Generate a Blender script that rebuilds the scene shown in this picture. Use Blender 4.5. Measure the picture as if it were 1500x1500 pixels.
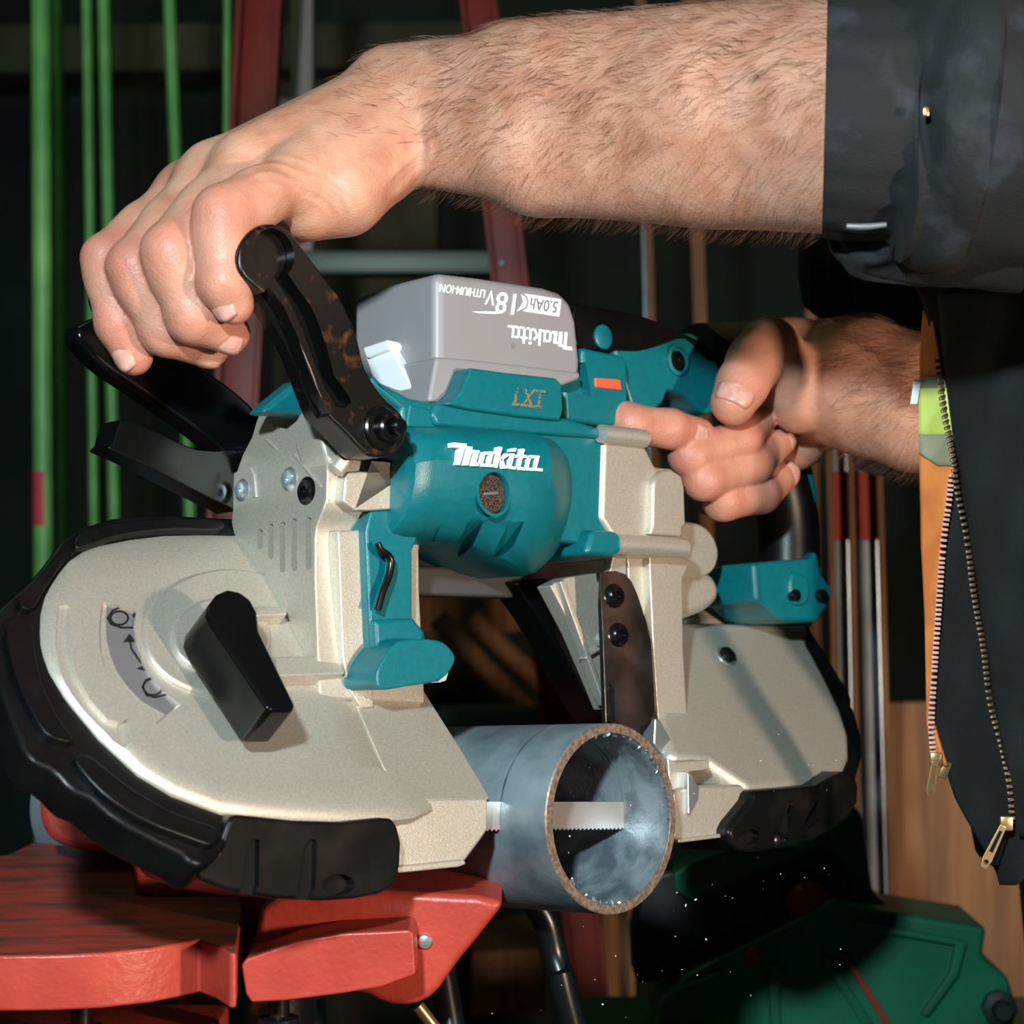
import bpy, bmesh, math, random
import numpy as np
from mathutils import Vector, Matrix
random.seed(7); np.random.seed(7)
for o in list(bpy.data.objects): bpy.data.objects.remove(o, do_unlink=True)
SC = bpy.context.scene; COL = SC.collection

# ------------------------------------------------------------------ camera, world, lights, exposure
S = 0.326e-3                      # metres per photograph pixel at 1 m
cam_d = bpy.data.cameras.new('camera'); cam = bpy.data.objects.new('camera', cam_d); COL.objects.link(cam)
cam.location = (0, -1.0, 0); cam.rotation_euler = (math.pi/2, 0, 0)
cam_d.sensor_width = 36.0; cam_d.lens = 36.0*1.0/(1500*S); cam_d.clip_start = .02; cam_d.clip_end = 30
cam_d.dof.use_dof = True; cam_d.dof.focus_distance = 0.97; cam_d.dof.aperture_fstop = 13.0
SC.camera = cam
w = bpy.data.worlds.new('world'); SC.world = w; w.use_nodes = True
w.node_tree.nodes['Background'].inputs[0].default_value = (.55, .75, .70, 1)
w.node_tree.nodes['Background'].inputs[1].default_value = 0.02
def lamp(name, kind, loc, target, power, color, size=.1):
    d = bpy.data.lights.new(name, kind); d.energy = power; d.color = color
    if kind == 'AREA': d.shape = 'DISK'; d.size = size
    o = bpy.data.objects.new(name, d); COL.objects.link(o); o.location = loc
    v = Vector(target)-Vector(loc); o.rotation_euler = v.to_track_quat('-Z', 'Y').to_euler()
    return o
lamp('camera_flash_offscreen', 'AREA', (-.14, -1.06, .32), (-.02, 0, -.05), 18.5, (.76, .95, 1.0), .06)
lamp('warm_work_lamp_right_offscreen', 'AREA', (1.12, -1.15, -.04), (.0, -.02, -.05), 24, (1.0, .79, .60), .10)
lamp('green_ceiling_tube_left_offscreen', 'AREA', (-.85, .85, 1.55), (-.65, 1.6, .1), 2.2, (.55, 1.0, .45), .5)
vs = SC.view_settings; vs.view_transform = 'Standard'; vs.look = 'None'; vs.exposure = 0.0; vs.gamma = 1.0
vs.use_curve_mapping = False

# ------------------------------------------------------------------ frames
CAM = np.array([0, -1.0, 0])
def ray(px, py): return np.array([(px-750)*S, 1.0, (750-py)*S])
def P(px, py, d):  return CAM+ray(px, py)*d           # pixel at a known distance in front of the camera
_y, _p, _t = map(math.radians, (44, 5, 5.5))          # the saw's yaw, roll and nose-up tilt
A = np.array([math.sin(_y)*math.cos(_p), -math.cos(_y)*math.cos(_p), math.sin(_p)])
_b0 = np.array([math.cos(_y), math.sin(_y), 0]); _u0 = np.cross(A, _b0); _u0 = _u0 if _u0[2] > 0 else -_u0
B = _b0*math.cos(_t)-_u0*math.sin(_t); U = _u0*math.cos(_t)+_b0*math.sin(_t)
O = P(850, 1195, 1.0)
PH = math.radians(38)
N = A*math.cos(PH)+U*math.sin(PH)                     # wheel cover normal
def hit(px, py, n, p0):
    r = ray(px, py); return CAM+r*(np.dot(p0-CAM, n)/np.dot(r, n))
def hA(px, py, a): return hit(px, py, A, O+A*a)
def hB(px, py, b): return hit(px, py, B, O+B*b)
G0 = hA(640, 1165, .012)
def hN(px, py, n): return hit(px, py, N, G0+N*n)
def hZ(px, py, z): return hit(px, py, np.array([0, 0, 1.]), np.array([0, 0, z]))
def SW(a, b, u): return O+A*a+B*b+U*u
def loc(p): q = p-O; return np.array([np.dot(q, A), np.dot(q, B), np.dot(q, U)])
def polyA(pts, a): return [hA(x, y, a) for x, y in pts]
def polyB(pts, b): return [hB(x, y, b) for x, y in pts]
def polyN(pts, n): return [hN(x, y, n) for x, y in pts]
def polyD(pts, d): return [P(x, y, d) for x, y in pts]
def cr(pts, closed=True, n=4):                        # Catmull-Rom
    pts = [np.array(p, float) for p in pts]; m = len(pts); out = []
    for i in range(m if closed else m-1):
        p0, p1, p2, p3 = (pts[(i+k) % m] if closed else pts[min(max(i+k, 0), m-1)] for k in (-1, 0, 1, 2))
        for j in range(n):
            t = j/n
            out.append(.5*((2*p1)+(-p0+p2)*t+(2*p0-5*p1+4*p2-p3)*t*t+(-p0+3*p1-3*p2+p3)*t**3))
    if not closed: out.append(pts[-1])
    return out
def ell(cx, cy, rx, ry, n=28, rot=0):
    c, s = math.cos(rot), math.sin(rot)
    return [(cx+rx*math.cos(t)*c-ry*math.sin(t)*s, cy+rx*math.cos(t)*s+ry*math.sin(t)*c) for t in [2*math.pi*i/n for i in range(n)]]
def unit(v): v = np.array(v, float); return v/np.linalg.norm(v)

# ------------------------------------------------------------------ materials
def lin(c): return tuple(((v/255)/12.92 if v/255 <= .04045 else ((v/255+.055)/1.055)**2.4) for v in c)
def mat(name, rgb, rough=.5, metal=0., rgb2=None, scale=40, mixlo=.4, mixhi=.6, bump=0., bscale=200, spec=.5, coat=0., stretch=None, detail=4, sss=0., flake=0.):
    m = bpy.data.materials.new(name); m.use_nodes = True; nt = m.node_tree; nd = nt.nodes; L = nt.links
    b = nd['Principled BSDF']; b.inputs['Roughness'].default_value = rough; b.inputs['Metallic'].default_value = metal
    b.inputs['Specular IOR Level'].default_value = spec; b.inputs['Coat Weight'].default_value = coat; b.inputs['Coat Roughness'].default_value = .12
    b.inputs['Base Color'].default_value = (*lin(rgb), 1)
    tc = nd.new('ShaderNodeTexCoord'); mp = nd.new('ShaderNodeMapping'); L.new(tc.outputs['Object'], mp.inputs[0])
    if stretch: mp.inputs['Scale'].default_value = stretch
    if sss: b.inputs['Subsurface Weight'].default_value = sss; b.inputs['Subsurface Radius'].default_value = (.004, .0016, .001); b.inputs['Subsurface Scale'].default_value = 1.0
    if rgb2:
        n = nd.new('ShaderNodeTexNoise'); n.inputs['Scale'].default_value = scale; n.inputs['Detail'].default_value = detail; L.new(mp.outputs[0], n.inputs['Vector'])
        mr = nd.new('ShaderNodeMapRange'); mr.inputs[1].default_value = mixlo; mr.inputs[2].default_value = mixhi; L.new(n.outputs['Fac'], mr.inputs[0])
        mx = nd.new('ShaderNodeMix'); mx.data_type = 'RGBA'; mx.inputs[6].default_value = (*lin(rgb), 1); mx.inputs[7].default_value = (*lin(rgb2), 1)
        L.new(mr.outputs[0], mx.inputs[0]); L.new(mx.outputs[2], b.inputs['Base Color'])
    if bump:
        n2 = nd.new('ShaderNodeTexNoise'); n2.inputs['Scale'].default_value = bscale; n2.inputs['Detail'].default_value = 3; L.new(mp.outputs[0], n2.inputs['Vector'])
        bp = nd.new('ShaderNodeBump'); bp.inputs['Strength'].default_value = bump; bp.inputs['Distance'].default_value = .001; L.new(n2.outputs['Fac'], bp.inputs['Height']); L.new(bp.outputs[0], b.inputs['Normal'])
    return m
M = {}
M['silver'] = mat('champagne_metal', (206, 198, 186), .40, .60, (190, 183, 171), 900, .35, .65, bump=.25, bscale=2200)
M['teal'] = mat('teal_plastic', (5, 104, 113), .36, 0, (6, 98, 108), 300, bump=.12, bscale=1800)
M['black'] = mat('black_plastic', (9, 9, 10), .22, 0, spec=.3)
M['rust_black'] = mat('worn_black_paint', (9, 9, 9), .26, 0, (70, 40, 22), 160, .64, .76)
M['rust'] = mat('bare_rusty_edge', (12, 11, 10), .35, .1, (92, 54, 30), 120, .56, .74)
M['rubber'] = mat('black_rubber', (10, 10, 11), .36, 0, (15, 15, 15), 60, bump=.1, bscale=900, spec=.25)
M['rubber_worn'] = mat('dusty_rubber', (11, 11, 11), .36, 0, (26, 23, 21), 60, .45, .75, spec=.25)
M['batt'] = mat('grey_battery_plastic', (140, 136, 139), .42, 0)
M['white'] = mat('white_print', (250, 250, 250), .6, 0)
M['white_clip'] = mat('white_plastic', (238, 240, 244), .4, 0)
M['grey_print'] = mat('grey_print', (122, 120, 124), .6, 0)
M['brass_print'] = mat('worn_brass_print', (176, 148, 112), .4, .5, (10, 120, 128), 700, .5, .6)
M['chrome'] = mat('dark_chrome', (150, 152, 155), .16, .95, (110, 108, 106), 50)
M['steel'] = mat('bright_steel', (190, 196, 200), .28, .8)
M['screw'] = mat('black_oxide_screw', (18, 18, 20), .25, .4)
M['orange'] = mat('orange_plastic', (232, 92, 58), .4, 0)
M['label'] = mat('recess_label', (112, 108, 112), .3, .2)
M['print_black'] = mat('black_print', (14, 14, 16), .6, 0)
M['mesh'] = mat('brown_mesh', (96, 80, 68), .5, .4, (40, 30, 28), 1400, .45, .55)
M['blade'] = mat('blade_steel', (206, 196, 190), .28, .7)

# ------------------------------------------------------------------ builders
def thing(name, label, cat, at=(0, 0, 0), group=None):
    o = bpy.data.objects.new(name, None); COL.objects.link(o); o.location = tuple(at); o.empty_display_size = .02
    o['label'] = label; o['category'] = cat
    if group: o['group'] = group
    return o
def tag(o, label=None, cat=None, group=None, kind=None):
    if label: o['label'] = label
    if cat: o['category'] = cat
    if group: o['group'] = group
    if kind: o['kind'] = kind
    return o
def origin(par):
    v = Vector((0, 0, 0))
    while par is not None: v += par.location; par = par.parent
    return v
def obj(name, me, m, parent=None, angle=38, wn=False):
    if isinstance(me, bmesh.types.BMesh):
        bm = me; me = bpy.data.meshes.new(name); bmesh.ops.recalc_face_normals(bm, faces=bm.faces); bm.to_mesh(me); bm.free()
    off = origin(parent)
    base = Vector((0, 0, 0))
    if len(me.vertices):                      # the object's own origin sits at its mesh's middle
        co = np.empty(len(me.vertices)*3); me.vertices.foreach_get('co', co); co = co.reshape(-1, 3)
        base = Vector((co.min(0)+co.max(0))/2)
    me.transform(Matrix.Translation(-base))
    for mm in (m if isinstance(m, (list, tuple)) else [m]): me.materials.append(mm)
    me.polygons.foreach_set('use_smooth', [True]*len(me.polygons)); me.set_sharp_from_angle(angle=math.radians(angle))
    o = bpy.data.objects.new(name, me); COL.objects.link(o); o.parent = parent; o.location = base-off
    if wn: md = o.modifiers.new('wn', 'WEIGHTED_NORMAL'); md.keep_sharp = True
    return o
def mesh(verts, faces):
    bm = bmesh.new(); vs_ = [bm.verts.new(tuple(v)) for v in verts]
    for f in faces:
        try: bm.faces.new([vs_[i] for i in f])
        except ValueError: pass
    return bm
def prism_bm(poly, vec, bevel=.001, seg=2, top_vec=None):
    n = len(poly); poly = [np.array(p) for p in poly]; vec = np.array(vec)
    bm = mesh(poly+[p+vec for p in poly], [list(range(n)), list(range(2*n-1, n-1, -1))]+[[i, i+n, (i+1) % n+n, (i+1) % n] for i in range(n)])
    bmesh.ops.recalc_face_normals(bm, faces=bm.faces)
    if bevel:
        es = [e for e in bm.edges if len(e.link_faces) == 2 and e.calc_face_angle(0) > math.radians(33)]
        bmesh.ops.bevel(bm, geom=es, offset=bevel, segments=seg, affect='EDGES', profile=.5, clamp_overlap=True)
    return bm
def prism(name, poly, vec, m, parent, bevel=.001, seg=2): return obj(name, prism_bm(poly, vec, bevel, seg), m, parent, 60, True)
def carve(o, cutters):                        # cut pockets and slots out of a mesh, leaving only the result
    for bm in cutters:
        me = bpy.data.meshes.new('c'); bmesh.ops.recalc_face_normals(bm, faces=bm.faces); bm.to_mesh(me); bm.free()
        c = bpy.data.objects.new('c', me); COL.objects.link(c)
        mods = [md for md in o.modifiers]; 
        for md in mods: o.modifiers.remove(md)
        md = o.modifiers.new('b', 'BOOLEAN'); md.operation = 'DIFFERENCE'; md.object = c; md.solver = 'EXACT'
        bpy.context.view_layer.update(); dg = bpy.context.evaluated_depsgraph_get()
        new = bpy.data.meshes.new_from_object(o.evaluated_get(dg)); o.modifiers.clear(); old = o.data; o.data = new; bpy.data.meshes.remove(old)
        bpy.data.objects.remove(c, do_unlink=True); bpy.data.meshes.remove(me)
    o.data.polygons.foreach_set('use_smooth', [True]*len(o.data.polygons)); o.data.set_sharp_from_angle(angle=math.radians(40))
    md = o.modifiers.new('wn', 'WEIGHTED_NORMAL'); md.keep_sharp = True
    return o
def frame_of(d, hint=(0, 0, 1)):
    d = unit(d); x = np.cross(hint, d)
    if np.linalg.norm(x) < 1e-3: x = np.cross((1, 0, 0), d)
    x = unit(x); return x, np.cross(d, x), d
def sweep_bm(pts, rad, n=14, hint=(0, 0, 1), cap=True, ratio=1.0):
    pts = [np.array(p, float) for p in pts]; rad = list(rad) if hasattr(rad, '__len__') else [rad]*len(pts)
    V, F = [], []; x = None
    for i, p in enumerate(pts):
        d = unit(pts[min(i+1, len(pts)-1)]-pts[max(i-1, 0)])
        if x is None: x, y, _ = frame_of(d, hint)
        else: x = unit(x-d*np.dot(x, d)); y = np.cross(d, x)
        for k in range(n):
            t = 2*math.pi*k/n; V.append(p+x*math.cos(t)*rad[i]*ratio+y*math.sin(t)*rad[i])
    for i in range(len(pts)-1):
        for k in range(n): F.append([i*n+k, i*n+(k+1) % n, (i+1)*n+(k+1) % n, (i+1)*n+k])
    if cap: F += [list(range(n))[::-1], [(len(pts)-1)*n+k for k in range(n)]]
    return mesh(V, F)
def sweep(name, pts, rad, m, parent, **k): return obj(name, sweep_bm(pts, rad, **k), m, parent, 50)
def lathe_bm(o0, axis, prof, n=32, loop=False):           # prof: (radius, height) pairs
    x, y, d = frame_of(axis); V, F = [], []
    for r, h in prof:
        for k in range(n): t = 2*math.pi*k/n; V.append(np.array(o0)+d*h+(x*math.cos(t)+y*math.sin(t))*max(r, 1e-5))
    for i in range(len(prof)-(0 if loop else 1)):
        j = (i+1) % len(prof)
        for k in range(n): F.append([i*n+k, i*n+(k+1) % n, j*n+(k+1) % n, j*n+k])
    if not loop: F += [list(range(n))[::-1], [(len(prof)-1)*n+k for k in range(n)]]
    return mesh(V, F)
def lathe(name, o0, axis, prof, m, parent, n=32, loop=False): return obj(name, lathe_bm(o0, axis, prof, n, loop), m, parent, 35)
def box_bm(c, ex, ey, ez, bevel=0):
    c, ex, ey, ez = map(np.array, (c, ex, ey, ez))
    return prism_bm([c-ex-ey-ez, c+ex-ey-ez, c+ex+ey-ez, c-ex+ey-ez], 2*ez, bevel)
def join(bms):
    out = bmesh.new()
    for b in bms:
        me = bpy.data.meshes.new('t'); bmesh.ops.recalc_face_normals(b, faces=b.faces); b.to_mesh(me); b.free(); out.from_mesh(me); bpy.data.meshes.remove(me)
    return out
def joined(name, bms, m, parent, angle=40):
    bm = join(bms); me = bpy.data.meshes.new(name); bm.to_mesh(me); bm.free(); return obj(name, me, m, parent, angle)
def affine(src, dst):                         # three 2-D points to three pixels
    X = np.array([[x, y, 1] for x, y in src]); return np.linalg.solve(X, np.array(dst, float))
def strokes(lines, width):                    # centre lines to short bars
    out = []
    for ln in lines:
        for (x0, y0), (x1, y1) in zip(ln[:-1], ln[1:]):
            d = np.array([x1-x0, y1-y0], float); L = np.linalg.norm(d); d /= L; q = np.array([-d[1], d[0]])*width/2; e = d*width*.38
            p0 = np.array([x0, y0])-e; p1 = np.array([x1, y1])+e
            out.append([p0+q, p1+q, p1-q, p0-q])
    return out
def printed(name, polys, Mx, proj, vec, m, parent):
    bms = []
    for pl in polys:
        px = [np.array([x, y, 1])@Mx for x, y in pl]; bms.append(prism_bm([proj(x, y) for x, y in px], vec, 0))
    return joined(name, bms, m, parent)
def text_polys(txt, off=.004):
    c = bpy.data.curves.new('t', 'FONT'); c.body = txt; o = bpy.data.objects.new('t', c); COL.objects.link(o); c.offset = off
    bpy.context.view_layer.update(); me = bpy.data.meshes.new_from_object(o.evaluated_get(bpy.context.evaluated_depsgraph_get()))
    co = np.array([v.co[:2] for v in me.vertices]); polys = [[tuple(co[i]) for i in p.vertices] for p in me.polygons]
    bpy.data.objects.remove(o, do_unlink=True); bpy.data.curves.remove(c); bpy.data.meshes.remove(me)
    return polys, co.min(0), co.max(0)
def text_on(name, txt, ll, lr, ul, proj, vec, m, parent):
    polys, lo, hi = text_polys(txt)
    return printed(name, polys, affine([(lo[0], lo[1]), (hi[0], lo[1]), (lo[0], hi[1])], [ll, lr, ul]), proj, vec, m, parent)

# ================================================================== room shell
struct = lambda o: tag(o, kind='structure')
FZ = -1.02
M['floor'] = mat('concrete_floor', (62, 60, 56), .8, 0, (48, 46, 42), 6, bump=.2, bscale=40)
M['wall'] = mat('dark_workshop_wall', (30, 40, 34), .9, 0, (20, 27, 24), 3)
struct(obj('floor', box_bm((0, 1.2, FZ-.03), (2.4, 0, 0), (0, 2.6, 0), (0, 0, .03)), M['floor']))
struct(obj('wall_back', box_bm((0, 2.6, .6), (2.4, 0, 0), (0, .04, 0), (0, 0, 1.62)), M['wall']))

# ================================================================== band saw
saw = thing('portable_band_saw', 'teal and champagne portable band saw with grey battery, cutting the steel pipe', 'band saw', SW(0, -.03, -.03))
# ---- left wheel cover
rub_out = [(352, 757), (320, 756), (250, 752), (200, 753), (165, 757), (130, 767), (108, 779), (90, 791), (80, 806), (68, 822), (45, 850), (20, 872), (2, 888), (-8, 905), (-12, 935), (-8, 970),
           (-2, 1000), (10, 1035), (26, 1075), (36, 1100), (50, 1116), (74, 1126), (86, 1135), (97, 1148), (112, 1160), (133, 1168), (160, 1192), (190, 1212), (230, 1233), (266, 1250), (280, 1264), (298, 1268),
           (320, 1252), (345, 1225), (420, 1190), (540, 1180), (590, 1160), (560, 1000), (520, 850), (450, 790)]
o = prism('rubber_rim', polyN(rub_out, -.0015), -N*.018, M['rubber'], saw, .004, 3)
plate = [(350, 784), (300, 783), (240, 784), (190, 790), (140, 800), (120, 808), (100, 822), (84, 840), (72, 860), (64, 876), (58, 900), (57, 925), (58, 945), (62, 962), (70, 985), (80, 1002), (92, 1022),
         (104, 1038), (143, 1085), (200, 1138), (250, 1168), (323, 1195), (377, 1200), (433, 1204), (500, 1206), (560, 1205), (605, 1200), (634, 1188), (634, 1164), (596, 1163), (574, 1140), (556, 1105), (542, 1075), (525, 1035), (510, 1005), (500, 960), (480, 850), (440, 790)]
def domed(name, pts, rings, depth, m, parent):       # plate with a broadly rounded edge: rings of (inset, height)
    c = np.mean(np.array(pts), 0); n = len(pts); V, F = [], []
    V += [hN(x, y, rings[0][1])-N*depth for x, y in pts]
    for k_, h_ in rings: V += [hN(*(c+(np.array(q)-c)*(1-k_)), h_) for q in pts]
    for i in range(len(rings)):
        for k in range(n): F.append([i*n+k, i*n+(k+1) % n, (i+1)*n+(k+1) % n, (i+1)*n+k])
    F += [list(range(n))[::-1], [len(rings)*n+k for k in range(n)]]
    return obj(name, mesh(V, F), m, parent, 50)
cover = domed('wheel_cover', plate, [(0, -.0030), (.006, -.0014), (.03, -.0002), (.07, .0012), (.12, .0024), (.18, .0031), (.25, .0035)], .026, M['silver'], saw)
lab_out = [(162, 866), (158, 880), (156, 905), (157, 935), (163, 960), (172, 983), (188, 1007), (208, 1027), (242, 1046), (276, 1018), (262, 1006), (240, 985), (222, 960), (211, 932), (207, 905), (211, 879)]
arrow = [(99, 868), (116, 868), (113, 905), (115, 940), (125, 975), (145, 1010), (170, 1038), (186, 1043), (198, 1037), (202, 1070), (196, 1078), (180, 1066), (150, 1034), (120, 1002), (103, 965), (95, 925), (96, 890)]
carve(cover, [prism_bm(polyN(lab_out, .01), -N*.0084, 0), prism_bm(polyN(arrow, .01), -N*.0088, 0)])
prism('label_plate', polyN(lab_out, .0021), -N*.001, M['label'], cover, 0)
prj = lambda x, y: hN(x, y, .0024)
I3 = np.array([[1, 0], [0, 1], [0, 0]], float)
ring = lambda cx, cy, rx, ry, n=16: [ell(cx, cy, rx, ry, n)+[ell(cx, cy, rx, ry, n)[0]]]
sym = ring(175, 905, 13, 10)+[[(193, 887), (178, 888), (165, 894), (158, 905), (163, 914), (178, 919), (201, 919)]]
sym += ring(224, 1006, 14, 12)+[[(241, 990), (228, 990), (214, 996), (209, 1006), (215, 1018), (228, 1021), (252, 1015)], [(190, 935), (193, 950), (205, 968), (215, 980)]]
ps = strokes(sym, 2.4)+[[(190, 928), (199, 940), (181, 940)], [(222, 985), (201, 979), (214, 972)], ell(198, 901, 3.5, 3.5, 8), ell(247, 1003, 4.5, 4.5, 8)]
printed('tension_symbols', ps, I3, prj, -N*.0006, M['print_black'], cover)
prism('lever_boss', polyN(ell(338, 925, 128, 94, 48), .0058), -N*.006, M['silver'], cover, .0022, 3)
prism('lever_seat', polyN(ell(326, 930, 72, 56, 36), .0082), -N*.004, M['silver'], cover, .0015, 3)
prism('stop_block', polyN([(376, 888), (419, 888), (421, 900), (376, 902)], .013), -N*.009, M['silver'], cover, .0008)
prism('stop_block', polyN([(404, 962), (494, 960), (506, 986), (404, 990)], .011), -N*.008, M['silver'], cover, .001)
# tension lever
lv = [(306, 885), (318, 869), (334, 862), (352, 866), (368, 878), (378, 897), (381, 925), (433, 1032), (431, 1040), (397, 1040), (390, 1034), (326, 938), (310, 915), (303, 900)]
lever = prism('tension_lever', polyN(lv, .034), -N*.022, M['black'], saw, .0028, 4)
# guard strap beside the wheel, bent down over the blade
prism('blade_guard', polyN([(500, 985), (612, 998), (640, 1042), (677, 1100), (716, 1166), (716, 1170), (590, 1172), (560, 1120), (530, 1050)], 0), -N*.012, M['silver'], saw, .0006)
prism('blade_guard', polyA([(575, 1172), (634, 1168), (716, 1167), (716, 1216), (705, 1232), (681, 1264), (640, 1267), (584, 1276), (566, 1276)], .0135), -A*.010, M['silver'], saw, .002, 3)
prism('guard_lip', polyA([(582, 1269), (680, 1259), (683, 1266), (672, 1270), (584, 1279)], .0165), -A*.010, M['silver'], saw, .0006)
# rubber toe of the left cover
toe = [(331, 1212), (336, 1200), (346, 1193), (377, 1196), (433, 1202), (500, 1204), (560, 1198), (576, 1199), (583, 1210), (589, 1235), (587, 1270), (578, 1298), (556, 1310), (520, 1317), (470, 1320), (400, 1316), (340, 1306), (296, 1290), (284, 1276), (318, 1250)]
t_ = prism('rubber_toe', polyA(toe, .024), -A*.040, M['rubber_worn'], saw, .006, 4)
gr = []
for x in (398, 482): gr.append(prism_bm(polyA([(x, 1240), (x+8, 1230), (x+18, 1232), (x+17, 1300), (x+6, 1330), (x-14, 1330), (x-7, 1290)], .04), -A*.0185, 0))
gr.append(prism_bm(polyA(ell(532, 1298, 24, 16, 20), .04), -A*.021, 0))
carve(t_, gr)
lathe('bumper_screw', hA(536, 1294, .0175), A, [(.003, 0), (.0042, .001), (.0042, .002), (.002, .0035)], M['screw'], saw, 14)
# rim pads on the far left of the rubber
for pl in ([(10, 925), (24, 905), (46, 912), (52, 950), (62, 1000), (86, 1052), (106, 1078), (100, 1086), (66, 1072), (36, 1020), (18, 970)], [(110, 1112), (130, 1106), (160, 1128), (200, 1158), (262, 1192), (318, 1212), (312, 1236), (280, 1228), (210, 1200), (150, 1160)],
           [(118, 779), (170, 764), (250, 758), (322, 760), (322, 776), (250, 776), (180, 784), (140, 796), (112, 802)], [(60, 842), (84, 818), (96, 818), (84, 836), (66, 862), (50, 888), (34, 890), (30, 872)]):
    prism('rim_pad', polyN(cr(pl, True, 3), .0022), -N*.008, M['rubber'], saw, .0026, 3)
# ---- left end block (the wall with slots), drawn on its end plane and run along the saw
end = [(462, 583), (466, 600), (470, 625), (476, 660), (479, 690), (478, 730), (472, 750), (463, 772), (461, 790), (461, 850), (463, 900), (465, 958), (468, 1022), (452, 1030), (395, 900), (345, 800), (338, 765), (340, 745), (338, 712), (332, 695), (346, 690), (355, 665), (368, 640), (375, 616), (380, 605), (395, 609), (403, 625), (418, 628), (433, 616), (448, 590)]
EB = -.146
blk = prism('end_block', polyB(end, EB), B*.062, M['silver'], saw, .0012, 2)
def slot_cut(cx, y0, y1, w=4, dep=.008, b=EB):
    pl = [(cx-w, y0+w), (cx-w*.7, y0+w*.3), (cx, y0), (cx+w*.7, y0+w*.3), (cx+w, y0+w), (cx+w, y1-w), (cx+w*.7, y1-w*.3), (cx, y1), (cx-w*.7, y1-w*.3), (cx-w, y1-w)]
    return prism_bm(polyB(pl, b-.01), B*(.01+dep), 0)
carve(blk, [slot_cut(355, 772, 802), slot_cut(371, 764, 816), slot_cut(388, 761, 836), slot_cut(405, 756, 834), slot_cut(426, 754, 832), slot_cut(447, 750, 829)])
for sx, sy, m_, r in ((355, 718, 'steel', .0040), (424, 702, 'steel', .0042), (449, 719, 'screw', .0048)):
    p = hB(sx, sy, EB)
    lathe('end_screw', p+B*.001, -B, [(r*1.35, 0), (r*1.35, .0012), (r, .0020), (r*.9, .0030), (r*.45, .0032), (r*.4, .0012)], M[m_], saw, 18)
for q in ([(366, 684), (372, 696), (375, 728), (371, 728), (368, 700), (363, 690)], [(389, 642), (404, 656), (402, 658), (387, 644)], [(430, 664), (470, 712), (467, 714), (428, 666)]):
    prism('casting_ridge', polyB(q, EB-.0008), B*.002, M['silver'], saw, .0003)
# front seams and shoulder facets of the end block
prism('shoulder', polyA([(479, 640), (520, 650), (545, 672), (590, 676), (590, 745), (545, 748), (520, 748), (503, 735), (506, 700), (512, 692), (592, 686)], -.010), -A*.02, M['silver'], saw, .003, 3)
prism('column_face', polyA([(495, 778), (534, 776), (548, 1036), (530, 1038), (512, 1012), (502, 960)], -.0165), -A*.02, M['silver'], saw, .0008)
prism('facet', polyA([(470, 640), (508, 648), (518, 655), (498, 692), (488, 690), (478, 668)], -.0135), -A*.02, M['silver'], saw, .002)
sweep('shoulder_web', [hA(492, 690, -.012), hA(515, 658, -.010)], .004, M['silver'], saw)
lathe('end_cap_screw', hA(516, 660, -.008), A, [(.002, 0), (.0022, .001), (.001, .0016)], M['steel'], saw, 10)
# ---- teal body
leg = [(588, 672), (588, 745), (544, 747), (536, 778), (540, 880), (546, 1011), (600, 1005), (622, 990), (624, 934), (622, 924), (605, 905), (605, 805), (612, 790), (640, 680), (640, 600), (600, 590)]
legp = prism('front_leg', polyA(leg, -.0115), -A*.05, M['teal'], saw, .0016, 3)
carve(legp, [prism_bm(polyA([(548, 796), (553, 789), (580, 790), (580, 905), (549, 906)], .02), -A*.043, 0)])
sweep('hex_key', cr([hA(553, 796, -.006), hA(558, 806, -.006), (hA(572, 818, -.006)), hA(570, 842, -.006), hA(560, 868, -.006), hA(553, 893, -.006)], False, 4), .0018, M['rust_black'], saw, n=8)
prism('foot_shoulder', polyA([(549, 908), (606, 905), (622, 924), (623, 944), (600, 950), (552, 956)], -.008), -A*.03, M['teal'], saw, .0022, 3)
prism('foot_bumper', polyA(cr([(552, 990), (560, 968), (584, 940), (620, 936), (648, 940), (664, 955), (667, 968), (656, 988), (636, 999), (600, 1005), (558, 1010)], True, 3), .004), -A*.034, M['teal'], saw, .008, 5)
prism('foot_wear', polyA([(642, 998), (652, 988), (658, 983), (654, 997), (644, 1000)], -.002), -A*.006, M['white_clip'], saw, .0006)
# main body slab behind the motor bulge
prism('body_shell', polyA([(588, 600), (588, 672), (606, 780), (735, 784), (880, 800), (912, 790), (912, 720), (898, 665), (886, 642), (830, 625), (690, 590), (640, 590), (600, 582), (560, 560), (546, 545), (540, 560)], -.012), -A*.075, M['teal'], saw, .004, 3)
# motor bulge: cross sections along the saw
def motor_section(b, af, ut, ub, tuck=.0, back=-.06):
    h = ut-ub
    pr = [(back, ut), (af-.030, ut), (af-.016, ut-.001), (af-.007, ut-.004), (af-.002, ut-.010), (af, ut-.018), (af+.0005, ut-.34*h), (af, ut-.5*h), (af-.002, ut-.64*h), (af-.006, ut-.78*h), (af-.013, ut-.90*h), (af-.022, ub+.0012), (af-.034, ub), (back, ub+.0005)]
    return [SW(a_, b, u_) for a_, u_ in pr]
cols_px = [(606, -.003, 640, 804), (612, .004, 634, 804), (630, .008, 628, 804), (700, .0085, 631, 808), (735, .0085, 633, 813), (765, .0095, 635, 826), (800, .0095, 638, 842), (832, .0020, 641, 850), (860, -.007, 645, 848), (882, -.014, 650, 838), (893, -.020, 656, 824)]
secs = []
for x, af, yt, yb in cols_px:
    b_ = loc(hA(x, 700, .006))[1]; ut = loc(hA(x, yt, -.012))[2]; ub = loc(hA(x, yb, -.024))[2]
    secs.append(motor_section(b_, af, ut, ub))
n = len(secs[0]); V = [p for s_ in secs for p in s_]; F = []
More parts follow.
